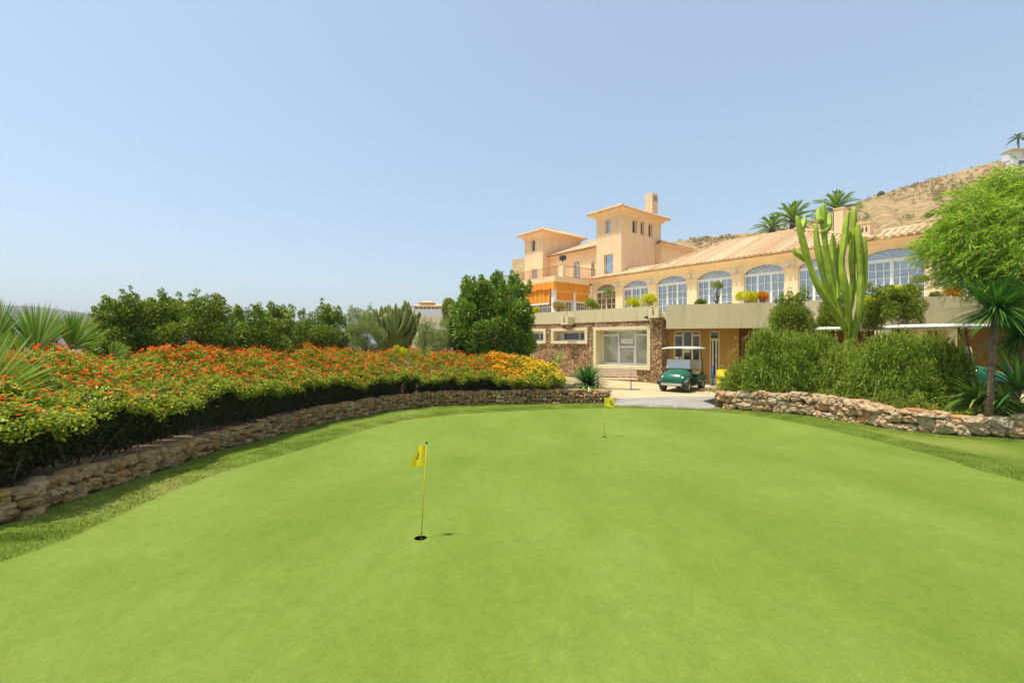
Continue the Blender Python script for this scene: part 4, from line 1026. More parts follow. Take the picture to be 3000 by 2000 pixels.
def tree(): return bush('broadleaf_tree', 'round glossy green tree rising above the hedge left of the clubhouse', 'tree', 1442, 19.4, 832, 1090, 136, M['tree'], 21, 80000, .135, .052, 120, .38, stems=18, spikes=26, full=True, inner=.6)
tree()
FG = 'ficus shrubs in a row behind the flowering hedge'
for px, Y, t, hw, sd, lb in ((388, 10.6, 858, 84, 31, 'dark glossy shrub at the left end of the row, beside the fan palm'), (560, 11.3, 852, 122, 32, 'tallest glossy shrub of the row, with shoots rising above its neighbours'), (756, 13.0, 884, 104, 33, 'glossy shrub third from the left in the row behind the orange flowers'), (908, 15.2, 882, 120, 34, 'glossy shrub at the right end of the row, next to the grey green bush')):
    bush('ficus_shrub', lb, 'shrub', px, Y, t+34, 1120, hw*1.08, M['ficus'], sd, 60000, .065, .034, 90, .27, dy=.95, group=FG, spikes=20, full=True)
bush('olive_shrub', 'soft grey green bush between the dark shrubs and the tall candelabra plants', 'shrub', 1062, 17.0, 915, 1090, 68, M['olive'], 41, 38000, .055, .014, 50, .26, spikes=10, full=True)
bush('olive_shrub', 'grey green bush between the candelabra plants and the big round tree', 'shrub', 1268, 18.2, 938, 1090, 60, M['olive'], 42, 26000, .055, .016, 44, .25, spikes=8, full=True)
bush('yellow_shrub', 'small yellow green shrub poking above the orange hedge', 'shrub', 1168, 18.4, 1006, 1085, 34, M['yelg'], 43, 5000, .07, .025, 12, .16)
bush('garden_tree', 'small light green tree beside the far villa', 'tree', 1314, 40, 864, 975, 18, M['citrus'], 44, 5000, .16, .08, 20, .45)
bush('garden_tree', 'small dark green tree peeping out left of the big round tree', 'tree', 1345, 30, 862, 1000, 30, M['ficus'], 45, 8000, .13, .06, 22, .4)
bush('citrus_shrub', 'loose green shrub growing against the fascia left of the cactus', 'shrub', 2322, 16.8, 872, 1010, 66, M['citrus'], 51, 15000, .075, .035, 34, .26, spikes=8, group='shrubs in front of the terrace fascia')
bush('citrus_shrub', 'loose green shrub seen between the cactus arms', 'shrub', 2440, 16.8, 875, 1010, 50, M['citrus'], 52, 10000, .075, .035, 26, .24, spikes=5, group='shrubs in front of the terrace fascia')
bush('citrus_shrub', 'rounded green shrub right of the cactus below the arched window', 'shrub', 2612, 15.2, 852, 985, 84, M['citrus'], 53, 26000, .07, .035, 44, .28, spikes=10, group='shrubs in front of the terrace fascia')
bush('flowering_shrub', 'yellow flowering shrub on the terrace edge under the wide arched window', 'shrub', 2634, 17.2, 838, 880, 50, M['yelg'], 54, 9000, .06, .03, 18, .2, zb=3.4)
bush('flowering_shrub', 'yellow flowering shrub behind the right arm of the cactus', 'shrub', 2560, 15.8, 868, 920, 36, M['yelg'], 55, 5000, .06, .03, 14, .18)
# rosemary mounds
def mound(label, px, Y, pyt, hw, dy, seed, n, zb=.42):
    g = np.random.default_rng(seed); t = at(px, pyt, Y); r = hw/FOC*Y; hz = t.z-zb; root = empty('rosemary_bush', (t.x, Y, zb), label, 'bush', 'big mounded bushes in the cactus bed')
    k = 80; th = g.uniform(0, 6.28, k); q = g.uniform(0, 1, k)**.5; x = q*np.cos(th); y = q*np.sin(th)
    hgt = hz*(1-(q**6))*g.uniform(.62, 1.02, k)
    C = np.stack([t.x+x*r*.93, Y+y*dy*.93, zb+np.maximum(.2, hgt-.25)], 1)
    C2 = C.copy(); C2[:, 2] = zb+(C[:, 2]-zb)*g.uniform(.25, .8, k); C2[:, :2] = (C2[:, :2]-np.array([[t.x, Y]]))*1.05+np.array([[t.x, Y]])
    CC = np.concatenate([C, C2]); j = g.integers(0, len(CC), n); e = rdir(g, n); P = CC[j]+e*g.uniform(.3, 1, (n, 1))**.5*.3
    P[:, 2] = np.maximum(P[:, 2], zb+.02)
    top = (P[:, 2:3]-zb)/hz; D = np.concatenate([e[:, :2]*.55+g.normal(size=(n, 2))*.3, np.where(top > .45, 1.1, .2)+g.normal(size=(n, 1))*.5], 1)
    leaves('foliage', P, D, rdir(g, n)+e*.5, g.uniform(.07, .15, n), .022, M['rose'], root, .2)
    m = 900; jj = g.integers(0, k, m); P = C[jj]+g.normal(size=(m, 3))*np.array([[.22, .22, .1]])+np.array([[0, 0, .12]])
    D = g.normal(size=(m, 3))*.25+np.array([[0, 0, 1.0]])      # upright shoots dressed with needles
    nn = 12; PP = np.repeat(P, nn, 0)+np.repeat(unit(D), nn, 0)*g.uniform(0, .28, (m*nn, 1)); DD = np.repeat(D, nn, 0)*.9+g.normal(size=(m*nn, 3))*.45
    leaves('shoots', PP, DD, rdir(g, m*nn), .07, .016, M['shoot'], root, .2)
    front = 70; th = g.uniform(math.pi*1.02, math.pi*1.98, front); P = np.stack([t.x+np.cos(th)*r*.98, Y+np.sin(th)*dy*.98, zb+g.uniform(.25, .75, front)*hz], 1)
    D = np.stack([np.cos(th)*.5, np.sin(th)*.5, g.uniform(-.2, .4, front)], 1); blades('hanging_shoots', P, D, g.uniform(.12, .26, front), .016, .8, M['rose'], root, 4)
    branches(g, (t.x, Y, zb-.05), C[g.choice(k, 14, replace=False)], .05, M['bark'], root, 'stem')
mound('broad mounded bush left of the cactus trunk over the boulder wall', 2312, 14.3, 968, 178, 1.15, 61, 95000)
mound('broad dark bush right of the cactus trunk with white cart roofs behind it', 2655, 12.1, 985, 168, 1.0, 62, 90000)
mound('low bushy growth at the foot of the cactus trunk between the two big mounds', 2490, 13.6, 1018, 110, .8, 64, 40000)
def lowplants():
    g = np.random.default_rng(63); n = 46000; a = np.array([[p.x, p.y] for p in RWP]); i = g.integers(0, len(a)-6, n); t = g.uniform(0, 1, (n, 1)); q = a[i]*(1-t)+a[i+1]*t
    d = unit(a[i+1]-a[i]); nn = np.stack([-d[:, 1], d[:, 0]], 1); w = g.uniform(.2, 1.0, (n, 1)); cl = np.sin(q[:, 0]*5+np.sin(q[:, 1]*7)*1.3)*.5+.5
    q = q+nn*w; P = np.concatenate([q, (.44+cl*g.uniform(0, .42, n))[:, None]], 1); keep = g.uniform(0, 1, n) < .25+.75*cl; P = P[keep]; n = len(P)
    D = g.normal(size=(n, 3))*.7+np.array([[0, -.1, .7]]); o = leaves('ground_cover', P, D, rdir(g, n), g.uniform(.04, .11, n), .02, M['citrus']); o['kind'] = 'stuff'
    n = 11000; i = g.integers(0, len(a)-6, n); q = a[i]+g.normal(size=(n, 2))*.15; d = unit(a[i+1]-a[i]); q = q+np.stack([-d[:, 1], d[:, 0]], 1)*g.uniform(.3, 1.2, (n, 1)); P = np.concatenate([q, np.full((n, 1), .45)], 1)
    keep = np.sin(q[:, 0]*2.2+1)+g.normal(size=n)*.4 > .2; P = P[keep]; n = len(P)
    o = blades('dry_grass', P, g.normal(size=(n, 3))*.4+np.array([[0, 0, 1]]), g.uniform(.12, .36, n), .009, .3, M['dry'], None, 3); o['kind'] = 'stuff'
lowplants()
def rosette(name, label, cat, p, n, L, Wd, mat, seed, droop=.25, up=.5, group=None, spread=1.0, trunk=None):
    g = np.random.default_rng(seed); root = empty(name, (p[0], p[1], p[2] if trunk is None else trunk[0][2]), label, cat, group)
    th = g.uniform(0, 2*math.pi, n); el = np.arcsin(np.clip(g.uniform(up-.5, 1.0, n)*.98, -.6, .99)); D = np.stack([np.cos(th)*np.cos(el)*spread, np.sin(th)*np.cos(el)*spread, np.sin(el)], 1)
    P = np.array(p)[None]+D*.03; blades('leaves', P, D, L*g.uniform(.7, 1.1, n), Wd, droop*g.uniform(.3, 1.2, n), mat, root, 5)
    if trunk:
        b = MB(); b.tube(trunk, [.075, .065, .06, .055][:len(trunk)], 10); b.build('trunk', M['bark'], root, True)
    return root
AG = 'spiky plants along the beds'
for px, py, Y, n, L, Wd, mt, sd, dr, lb in (
 (1722, 1120, 16.2, 300, 1.0, .065, 'yucca', 71, .3, 'tall dark green sword leaved clump at the right end of the hedge'),
 (1648, 1110, 15.6, 40, .5, .03, 'dry', 73, .5, 'dry straw coloured tuft between hedge and sword leaved clump'),
 (1632, 1050, 19.5, 60, .75, .06, 'palm', 74, .3, 'pale green spiky clump against the stone wall under the small window'),
 (1700, 1150, 15.5, 50, .4, .03, 'palm', 75, .3, 'small green tuft on top of the low wall end'),
 (2408, 1168, 12.7, 60, .42, .03, 'fan', 76, .35, 'bright green spiky tuft on the boulder wall below the cactus'),
 (2770, 1188, 10.9, 50, .36, .028, 'fan', 77, .3, 'pale spiky tuft beside the green cart hood'),
 (2890, 1176, 10.4, 46, .34, .03, 'yucca', 78, .3, 'dark spiky tuft at the foot of the yucca trunk'),
 (2950, 1180, 9.9, 50, .36, .03, 'yucca', 79, .3, 'dark spiky tuft nearest the right edge of the bed'),
 (2122, 1120, 15.6, 34, .8, .055, 'palm', 80, .55, 'arching grey leaves hanging over the yellow drum'),
 (2868, 1165, 10.2, 60, .75, .05, 'palm', 85, .5, 'broad grey green tuft at the foot of the yucca beside the green cart'),
 (2985, 1130, 9.7, 60, 1.0, .06, 'yucca', 82, .2, 'large dark agave at the right edge under the willow')):
    p = at(px, py, Y); z = max(.3, p.z-.15) if px != 1632 else .0; rosette('spiky_plant', lb, 'spiky plant', (p.x, p.y, p.z-.05 if px != 1632 else p.z-.2), n, L, Wd, M[mt], sd, dr, .35 if px != 2122 else .5, AG)
# yucca tree at the right
yc = at(2922, 905, 9.8); yb = at(2895, 1150, 9.8)
rosette('yucca_tree', 'tall single stemmed yucca with a dark crown of narrow leaves at the right edge', 'yucca', tuple(yc), 560, 1.12, .026, M['yucca'], 83, .28, .08, None, 1.0, [(yb.x, yb.y, .4), (yb.x+.05, yb.y, .9), (yc.x-.12, yc.y, 1.7), (yc.x, yc.y, yc.z)])
yd = at(2990, 985, 10.3); ye = at(2975, 1160, 10.3)
rosette('yucca_tree', 'lower yucca with a full dark crown half hidden at the right edge', 'yucca', tuple(yd), 420, 1.0, .028, M['yucca'], 86, .35, .05, None, 1.0, [(ye.x, ye.y, .4), (ye.x, ye.y, 1.2), (yd.x, yd.y, yd.z)])
p = at(2925, 1120, 10.2); g = np.random.default_rng(84); root = empty('bird_of_paradise', (p.x, p.y, .4), 'arching long stalked leaves beside the yucca trunk', 'leafy plant')
n = 34; th = g.uniform(1.9, 4.9, n); D = np.stack([np.cos(th)*.8, np.sin(th)*.35, g.uniform(.5, 1.3, n)], 1); blades('leaves', np.repeat([[p.x, p.y, .45]], n, 0)+g.normal(size=(n, 3))*.08, D, g.uniform(.9, 1.9, n), .1, g.uniform(.3, .75, n), M['palm'], root, 8)
# cactus
def columns(name, label, cat, arms, Y, r, mat, seed, ribs=5, group=None, base=None, grow=.0):
    g = random.Random(seed); c0 = at(*base, Y); root = empty(name, (c0.x, Y, .4), label, cat, group); b = MB()
    for arm in arms:
        dy = g.uniform(-.45, .45); pts = []
        for i, (px, py) in enumerate(arm): pts.append(at(px, py, Y+dy*min(1, i/2)))
        sp = smooth_path(pts, .12) if len(pts) > 1 else pts; sp = [Vector(q) for q in sp]
        # smooth_path flattens nothing: points carry z
        m = len(sp); rr = []
        for i in range(m):
            t = i/(m-1); q = r*(1+.12*math.sin(i*.55+g.random()*.2))*(1-.1*t)
            if i > m-4: q *= [1, .85, .62, .25][i-(m-4)]
            rr.append(q)
        b.tube(sp, rr, ribs*4, True, .3, ribs, .0)
    b.build('stems', mat, root, True); return root
CA = [[(2490,1016),(2484,985),(2476,958)], [(2478,965),(2448,915),(2412,865),(2380,800),(2354,715),(2334,632)], [(2444,905),(2420,840),(2402,760),(2392,700),(2390,655)],
 [(2462,935),(2446,870),(2430,790),(2416,700),(2411,594)], [(2452,880),(2448,820),(2441,750),(2440,684)], [(2486,985),(2486,920),(2478,850),(2466,780),(2474,700),(2484,618)],
 [(2486,910),(2498,840),(2496,760),(2500,690),(2502,606)], [(2494,1005),(2508,950),(2518,890),(2520,820),(2515,730),(2513,652)], [(2518,880),(2532,820),(2533,750),(2527,690)],
 [(2478,860),(2464,810),(2460,760),(2463,706)], [(2362,762),(2345,748),(2330,738),(2326,722)], [(2412,680),(2428,660),(2430,622)], [(2342,680),(2354,655),(2358,630)], [(2406,650),(2398,632),(2397,612)], [(2500,720),(2490,700),(2489,672)]]
columns('candelabra_cactus', 'very tall branching cactus of upright green columns rising from the bushes', 'cactus', CA, 15.0, .08, M['cactus'], 5, 4, 'candelabra plants', (2490, 1012))
g_ = random.Random(9); EA = []
for k in range(85):
    bx = g_.uniform(1120, 1195); tx = g_.choice([g_.uniform(1065, 1235)]); ty = 874+abs(tx-1180)*.32+g_.uniform(0, 40)+(22 if tx > 1205 else 0); mx = tx*.75+bx*.25
    EA.append([(bx, 1035), (bx*.6+mx*.4, 1000), (mx, 965), (tx, 925+g_.uniform(-8, 8)), (tx+g_.uniform(-2, 2), ty)])
columns('candelabra_cactus', 'wide thicket of thin yellow green candelabra columns left of the round tree', 'cactus', EA, 19.2, .068, M['euph'], 6, 4, 'candelabra plants', (1160, 1035))
# willow like tree at the right
def willow():
    g = np.random.default_rng(91); root = empty('willow_tree', (13.6, 10.6, .2), 'bright green tree with long narrow drooping leaves at the right edge', 'tree')
    C = []; cr = []
    for px, py, Y, r in ((2945,560,10.8,.5),(2860,590,10.6,.45),(2990,640,10.2,.7),(2850,680,10.4,.6),(2790,690,10.9,.42),(2760,740,10.6,.36),(2920,740,10.2,.7),(2840,780,10.4,.5),(2990,800,10.0,.7),(2910,800,11.0,.5),(3060,600,10.8,.8),(3100,760,10.6,.9),(3010,890,11.2,.5),(3080,900,10.9,.7),(2900,640,11.2,.6),(3150,520,11,.7),(2990,520,10.7,.4),(2720,716,10.8,.2),(2800,640,10.8,.3),(3010,980,11.2,.4),(3020,1040,11.2,.4)):
        C.append(tuple(at(px, py, Y))); cr.append(r)
    C = np.array(C); cr = np.array(cr); m = 4300; j = g.choice(len(C), m, p=cr**2/np.sum(cr**2)); e = rdir(g, m); P = C[j]+e*g.uniform(.3, 1, (m, 1))**.5*cr[j][:, None]
    D0 = unit(np.stack([-.75+g.normal(size=m)*.5, g.normal(size=m)*.5, -.15+g.normal(size=m)*.35], 1)); nn = 14
    t = np.tile(np.linspace(0, 1, nn), m)[:, None]; PP = np.repeat(P, nn, 0)+np.repeat(D0, nn, 0)*t*.38+np.array([[0, 0, -.12]])*t*t
    D = np.repeat(D0, nn, 0)+g.normal(size=(m*nn, 3))*.4+np.array([[-.1, 0, -.15]]); leaves('foliage', PP, D, g.normal(size=(m*nn, 3))*.5+np.array([[0, -.3, .8]]), g.uniform(.09, .19, m*nn), .015, M['bamb'], root, .2)
    branches(g, (13.6, 10.6, .2), C[[0, 1, 2, 3, 5, 6, 7, 8, 9, 11, 12, 13]], .13, M['bark'], root, 'trunk', .4, .15)
willow()
# fan palm at the left
def fan_palm():
    Y = 8.0; c = at(118, 1075, Y); root = empty('fan_palm', (c.x, Y, .3), 'low fan palm with stiff pleated fronds at the left edge', 'palm'); g = np.random.default_rng(101)
    fr = [((108, 1030), 0, -0.08, .88, 1.75), ((208, 1025), 0, .5, .78, 1.5), ((-12, 1010), 0, -.2, .85, 1.8), ((-70, 1190), 0, .75, .95, 2.4), ((150, 1065), 0, .1, .5, 2.6), ((325, 1050), 0, .9, .4, 1.5), ((60, 1060), 0, -.9, .6, 2.2), ((-40, 1120), 0, .3, .8, 2.4)]
    P = []; D = []; Ls = []; pet = MB()
    for k, (b0, hub, ang, L, sp) in enumerate(fr):
        Yk = Y+[-.1, .15, -.2, -2.7, .1, .2, -.5, -2.2][k]; h = at(*b0, Yk); pet.tube([(c.x, Y, .6), tuple(Vector((c.x, Y, .6)).lerp(h, .6)+Vector((0, 0, .1))), tuple(h)], [.025, .018, .014], 6)
        n = 110; tilt = g.uniform(-.4, .1)
        for i in range(n):
            a = ang+(i/(n-1)-.5)*sp*1.15; D.append((math.sin(a), tilt+g.uniform(-.08, .08)+.12*math.cos(i*math.pi), math.cos(a))); P.append(tuple(h)); Ls.append(L*(1-.35*abs(i/(n-1)-.5)**1.5*2)*g.uniform(.93, 1.05))
    blades('frond', np.array(P), np.array(D), np.array(Ls)*1.08, .03, g.uniform(.02, .12, len(P)), M['fan'], root, 6, up=np.array([[0, -1.0, .25]]))
    pet.build('petiole', M['fan'], root, True)
    b = MB(); b.tube([(c.x, Y, .2), (c.x, Y, .65)], [.14, .12], 10); b.build('trunk', M['bark'], root, True)
fan_palm()
# feather palms behind the wing
def date_palm(label, px, pyc, Y, L, seed, zb, n=34, group='date palms behind the clubhouse', wd=.045):
    g = np.random.default_rng(seed); c = at(px, pyc, Y); root = empty('date_palm', (c.x, Y, zb), label, 'palm', group)
    P = []; D = []; rc = MB()
    for k in range(n):
        th = 2*math.pi*k*.618; el = 1.42-1.6*(k/n)**1.1; d = np.array([math.cos(th)*math.cos(el), math.sin(th)*math.cos(el), math.sin(el)]); LL = L*g.uniform(.85, 1.1); pts = []
        m = 26; side = np.cross(d, [0, 0, 1.0]); side /= np.linalg.norm(side)
        for i in range(m):
            t = (i+1)/m; q = np.array(c)+d*LL*t+np.array([0, 0, -1])*LL*.42*t*t; tan = d+np.array([0, 0, -1])*.84*t; tan /= np.linalg.norm(tan)
            if t > .12:
                for s in (-1, 1): P.append(q); D.append(tan*.75+side*s*.6+np.array([0, 0, .25]))
            if i % 5 == 0: pts.append(tuple(q))
        rc.tube(pts, L*.012, 4)
    n2 = len(P); blades('fronds', np.array(P), np.array(D), L*.2*g.uniform(.8, 1.1, n2), wd, .1, M['palm'], root, 2); rc.build('rachis', M['palm'], root)
    b = MB(); b.tube([(c.x, Y, zb), (c.x, Y, (zb+c.z)/2), tuple(c)], [.3, .26, .24], 10); b.build('trunk', M['bark'], root, True)
date_palm('broad date palm left of the pair behind the tiled roof', 2322, 648, 40, 2.6, 111, 3)
date_palm('date palm right of the pair rising behind the cactus', 2450, 614, 42, 2.5, 112, 3)
date_palm('low drooping date palm behind the left part of the roof', 2262, 672, 38, 1.9, 113, 3, 26)
# lantana hedge
def hedge():
    g = np.random.default_rng(121); path = LWP; a = np.array([[p.x, p.y] for p in path]); seg = np.linalg.norm(a[1:]-a[:-1], axis=1); cum = np.concatenate([[0], np.cumsum(seg)]); TOT = cum[-1]
    pxs = np.array([1500+x/max(y, .2)*FOC if y > .8 else -900 for x, y in a])
    def at_s(s):
        i = np.clip(np.searchsorted(cum, s)-1, 0, len(seg)-1); t = ((s-cum[i])/seg[i])[:, None]; d = unit(a[i+1]-a[i]); return a[i]*(1-t)+a[i+1]*t, np.stack([-d[:, 1], d[:, 0]], 1), pxs[i]
    ktop = ([-900, 0, 319, 800, 1100, 1400, 1500, 1700, 1790], [1.78, 1.78, 1.76, 1.84, 1.76, 1.52, 1.46, 1.05, .6]); klip = ([-900, 0, 319, 800, 1100, 1400, 1700], [1.3, 1.28, 1.22, 1.15, 1.03, .92, .7])
    def surf(s, w):
        q, n, px = at_s(s); zt = np.interp(px, *ktop); zl_ = np.interp(px, *klip); m = np.clip(w/1.9, 0, 1); m = m*m*(3-2*m)*.55+m*.45
        bump = .05*np.sin(s*2.3+w*1.7)+.05*np.sin(s*5.1-w*4.3+1)+.04*np.sin(s*11+w*9)+.075*np.sin(s*15+np.sin(w*7)*1.5)*np.sin(w*12+np.sin(s*6)*1.4)
        z = zl_+(zt-zl_)*m+bump; z -= np.clip(w-2.2, 0, 1)*.9; return np.concatenate([q+n*(w[:, None]+.02+.07*np.sin(s*3.3)[:, None]), z[:, None]], 1), n
    smax = cum[np.argmax(pxs > 1490)]; send = cum[np.argmax(pxs > 1655)]
    c = a[len(a)//3]
    root = empty('lantana_hedge', (c[0], c[1], .3), 'long curved hedge covered in small orange and red flowers above the low stone wall', 'hedge')
    root2 = empty('yellow_lantana', (*at_s(np.array([(smax+send)/2]))[0][0], .3), 'low bush with bright yellow flowers at the right end of the orange hedge', 'bush')
    def fill(r, s0, s1, n, mat, nm, L=.055, under=False):
        s = g.uniform(s0, s1, n)
        if not under:
            w = g.uniform(-.14, 2.6, n); P, nn = surf(s, w); dep = g.uniform(0, 1, n)**1.7*np.where(w < .3, .14, .36)+np.clip(.0-w, 0, .3)*.5; P[:, 2] -= dep
            D = np.concatenate([g.normal(size=(n, 2)), g.normal(size=(n, 1))*.6+.35], 1); N = g.normal(size=(n, 3))*.45+np.array([[0, 0, 1.]])
        else:
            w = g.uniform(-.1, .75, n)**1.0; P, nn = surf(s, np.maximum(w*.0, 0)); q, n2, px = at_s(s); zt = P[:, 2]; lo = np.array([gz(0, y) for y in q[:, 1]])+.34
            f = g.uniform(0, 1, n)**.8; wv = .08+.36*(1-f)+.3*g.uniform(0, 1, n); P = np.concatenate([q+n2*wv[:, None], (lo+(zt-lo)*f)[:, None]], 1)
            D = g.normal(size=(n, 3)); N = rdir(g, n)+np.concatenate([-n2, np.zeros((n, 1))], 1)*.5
        leaves(nm, P, D, N, L*g.uniform(.6, 1.2, n), L*.55, mat, r, .3)
    fill(root, 0, smax, 210000, M['lant'], 'foliage'); fill(root, 0, smax, 150000, M['lant_shade'], 'lower_foliage', .05, True)
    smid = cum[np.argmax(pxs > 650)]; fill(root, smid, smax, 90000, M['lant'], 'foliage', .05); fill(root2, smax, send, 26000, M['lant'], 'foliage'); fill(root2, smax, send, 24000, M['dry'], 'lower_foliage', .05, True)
    # trailing sprays over the lip
    n = 90; s = g.uniform(0, smax, n); w = np.full(n, -.1); P, nn = surf(s, w); k = 24
    D = np.concatenate([-nn+g.normal(size=(n, 2))*.6, g.normal(size=(n, 1))*.3-.1], 1); PP = np.repeat(P, k, 0)+np.repeat(unit(D), k, 0)*g.uniform(0, .22, (n*k, 1))+g.normal(size=(n*k, 3))*.04
    leaves('trailing_shoots', PP, g.normal(size=(n*k, 3)), g.normal(size=(n*k, 3))*.5+np.array([[0, 0, 1.]]), .05, .028, M['lant'], root, .3)
    # woody stems
    b = MB(); rr = random.Random(4)
    for _ in range(90):
        s0 = rr.uniform(0, send); q, n2, px = at_s(np.array([s0])); q = q[0]; n2 = n2[0]; z0 = gz(0, q[1])+.28; w = rr.uniform(.2, .8); ln = rr.uniform(.4, .9); dx, dy = rr.uniform(-.5, .5), rr.uniform(-.35, .35)
        p0 = Vector((q[0]+n2[0]*w, q[1]+n2[1]*w, z0)); b.tube([p0, p0+Vector((dx*.5, dy*.5, ln*.35)), p0+Vector((dx, dy, ln*.7))], [.01, .007, .004], 5)
    b.build('stems', M['twig'], root, True)
    # flower heads
    def heads(r, s0, s1, n, mat, wpow=1.0, topn=100):
        s = g.uniform(s0, s1, n); w = g.uniform(-.14, 2.5, n); P, nn = surf(s, w); P[:, 2] -= np.clip(-w, 0, .3)*.5; P[:, 2] += g.uniform(.0, .09, n)
        dens = .5+.5*np.sin(s*2.9+w*2.1)*np.sin(s*1.3-w*4.3+1); keep = g.uniform(0, 1, n) < (.25+.75*dens)*(.4+.6*(w > .5)); P = P[keep]; n = len(P); dist = np.linalg.norm(P-np.array([0, 0, H]), axis=1); inv = (P[:, 1] > 1.5) & (np.abs(P[:, 0]/np.maximum(P[:, 1], .1)) < 1.15)
        order = np.argsort(np.where(inv, dist, 1e3)); 
        def mk(PP, nm):
            k = 16; m = len(PP); th = np.tile(np.arange(k)*2.4, m)+g.normal(size=m*k)*.3; rad = np.tile(np.sqrt(np.arange(k)/k), m)*np.repeat(g.uniform(.014, .03, m), k)
            up = np.repeat(unit(g.normal(size=(m, 3))*.35+np.array([[0, 0, 1.]])), k, 0); ax = unit(np.cross(up, [0.3, 1, 0])); ay = np.cross(up, ax)
            rd = ax*np.cos(th)[:, None]+ay*np.sin(th)[:, None]; Q = np.repeat(PP, k, 0)+rd*rad[:, None]+up*(.016-(rad**2)[:, None]*18)
            return leaves(nm, Q-rd*.008, rd+up*.3, up, .02, .019, mat, r, .15)
        for i in order[:topn]: mk(P[i:i+1], 'flower_head')
        o = mk(P[order[topn:]], 'flower_heads'); o['kind'] = 'stuff'
    heads(root, 0, smax+.4, 8200, M['flow']); heads(root, smid, smax+.4, 3600, M['flow'], 1, 0); heads(root2, smax-.6, send, 3400, M['flowy'], 1, 0)
hedge()
# terrace plants
def pot_plant(label, px, pyb, v, mat, wpx, hpx, seed, kind='bush', pot=True, cat='terrace plant'):
    u = upx(px, v); x, y, _ = FB(u, v, 0); z = zpy(pyb, u, v); z = max(z, 3.42); r = wpx/2/FOC*y; h = hpx/FOC*y; g = np.random.default_rng(seed)
    root = empty('potted_plant', (x, y, 3.42), label, cat, 'plants along the terrace edge')
    b = MB(); b.tube([(x, y, 3.42), (x, y, 3.44), (x, y, 3.78), (x, y, 3.82), (x, y, 3.84)], [.15, .17, .22, .24, .2], 14); b.build('pot', M['terra'], root, True)
    zt = 3.8
    if kind == 'tree':
        top = z+h; C = clumps(g, (x, y, top-r*.7), (r*.7, r*.7, r*.45), 10); crown('foliage', g, C, r*.4, 1500, .06, .025, mat, root, (x, y, top-r)); branches(g, (x, y, zt-.05), C[:5], .03, M['bark'], root)
    else:
        C = clumps(g, (x, y, zt+h*.42), (r*.8, min(r, .4)*.8, h*.36), max(6, int(r*14))); crown('foliage', g, C, max(.12, h*.3), int(1400+2600*r), .075, .03, mat, root, (x, y, zt)); branches(g, (x, y, zt-.05), C[:5], .02, M['twig'], root, 'stem')
EV = -5.0
def tedge(px):                                      # v of a point 0.5 m behind the parapet, for this column
    k = (px-1500)/FOC
    best = None
    for v in np.linspace(-9, -.6, 120):
        u = upx(px, v); x, y, _ = FB(u, v, 0)
        w = (x-A2[0])*W2[0]+(y-A2[1])*W2[1]; s = (x-A2[0])*D2[0]+(y-A2[1])*D2[1]
        if s < 0 or x < 7.4: ok = w > .55
        else:
            ok = True
            for i in range(4):
                (x0, y0), (x1, y1) = FA[i], FA[i+1]
                if x0 <= x <= x1: ok = y > y0+(y1-y0)*(x-x0)/(x1-x0)+.75
        if ok: return v
    return -.6
for i, (px, wpx, hpx, mt, kd, lb) in enumerate((
 (1568, 30, 22, 'yelg', 'bush', 'small yellow green plant by the orange awning near the big tree'), (1640, 46, 34, 'dry', 'bush', 'dry brown bare shrub in front of the white awning columns'), (1728, 46, 36, 'lant', 'bush', 'leafy bright green pot plant before the first arched window'),
 (1783, 42, 62, 'olive', 'tree', 'sparse little olive tree in a clay pot before the dark first arch'), (1852, 52, 32, 'yelg', 'bush', 'yellow green clipped plant before the second arched window'), (1900, 52, 44, 'yelg', 'bush', 'tall yellow green hedge plant right of the second arched window'),
 (2100, 40, 66, 'olive', 'tree', 'small standard olive tree before the fourth arched window'), (2052, 34, 14, 'citrus', 'bush', 'low green plant at the left foot of the fourth arched window'), (2185, 66, 44, 'yelg', 'bush', 'yellow leaved plant before the fifth arched window'), (2235, 34, 38, 'flowp', 'bush', 'reddish orange croton beside the yellow plant on the terrace'),
 (2696, 50, 70, 'olive', 'tree', 'small olive tree at the right side of the wide arched window'), (2800, 70, 34, 'flowp', 'bush', 'orange flowering plant on the terrace under the willow'), (2740, 24, 14, 'olive', 'bush', 'tiny grey plant on the parapet between the two widest windows'))):
    if 'flowp' not in M: M['flowp'] = leafm('croton_leaf', srgb(206, 90, 40), srgb(210, 140, 40), srgb(180, 170, 50), .3)
    v = tedge(px); u = upx(px, v); x, y, _ = FB(u, v, 0); pyt = {'tree': 0}.get(kd, 0); pot_plant(lb, px, H and HOR-(3.8-H)*FOC/y, v, M[mt], wpx, hpx, 200+i, kd)

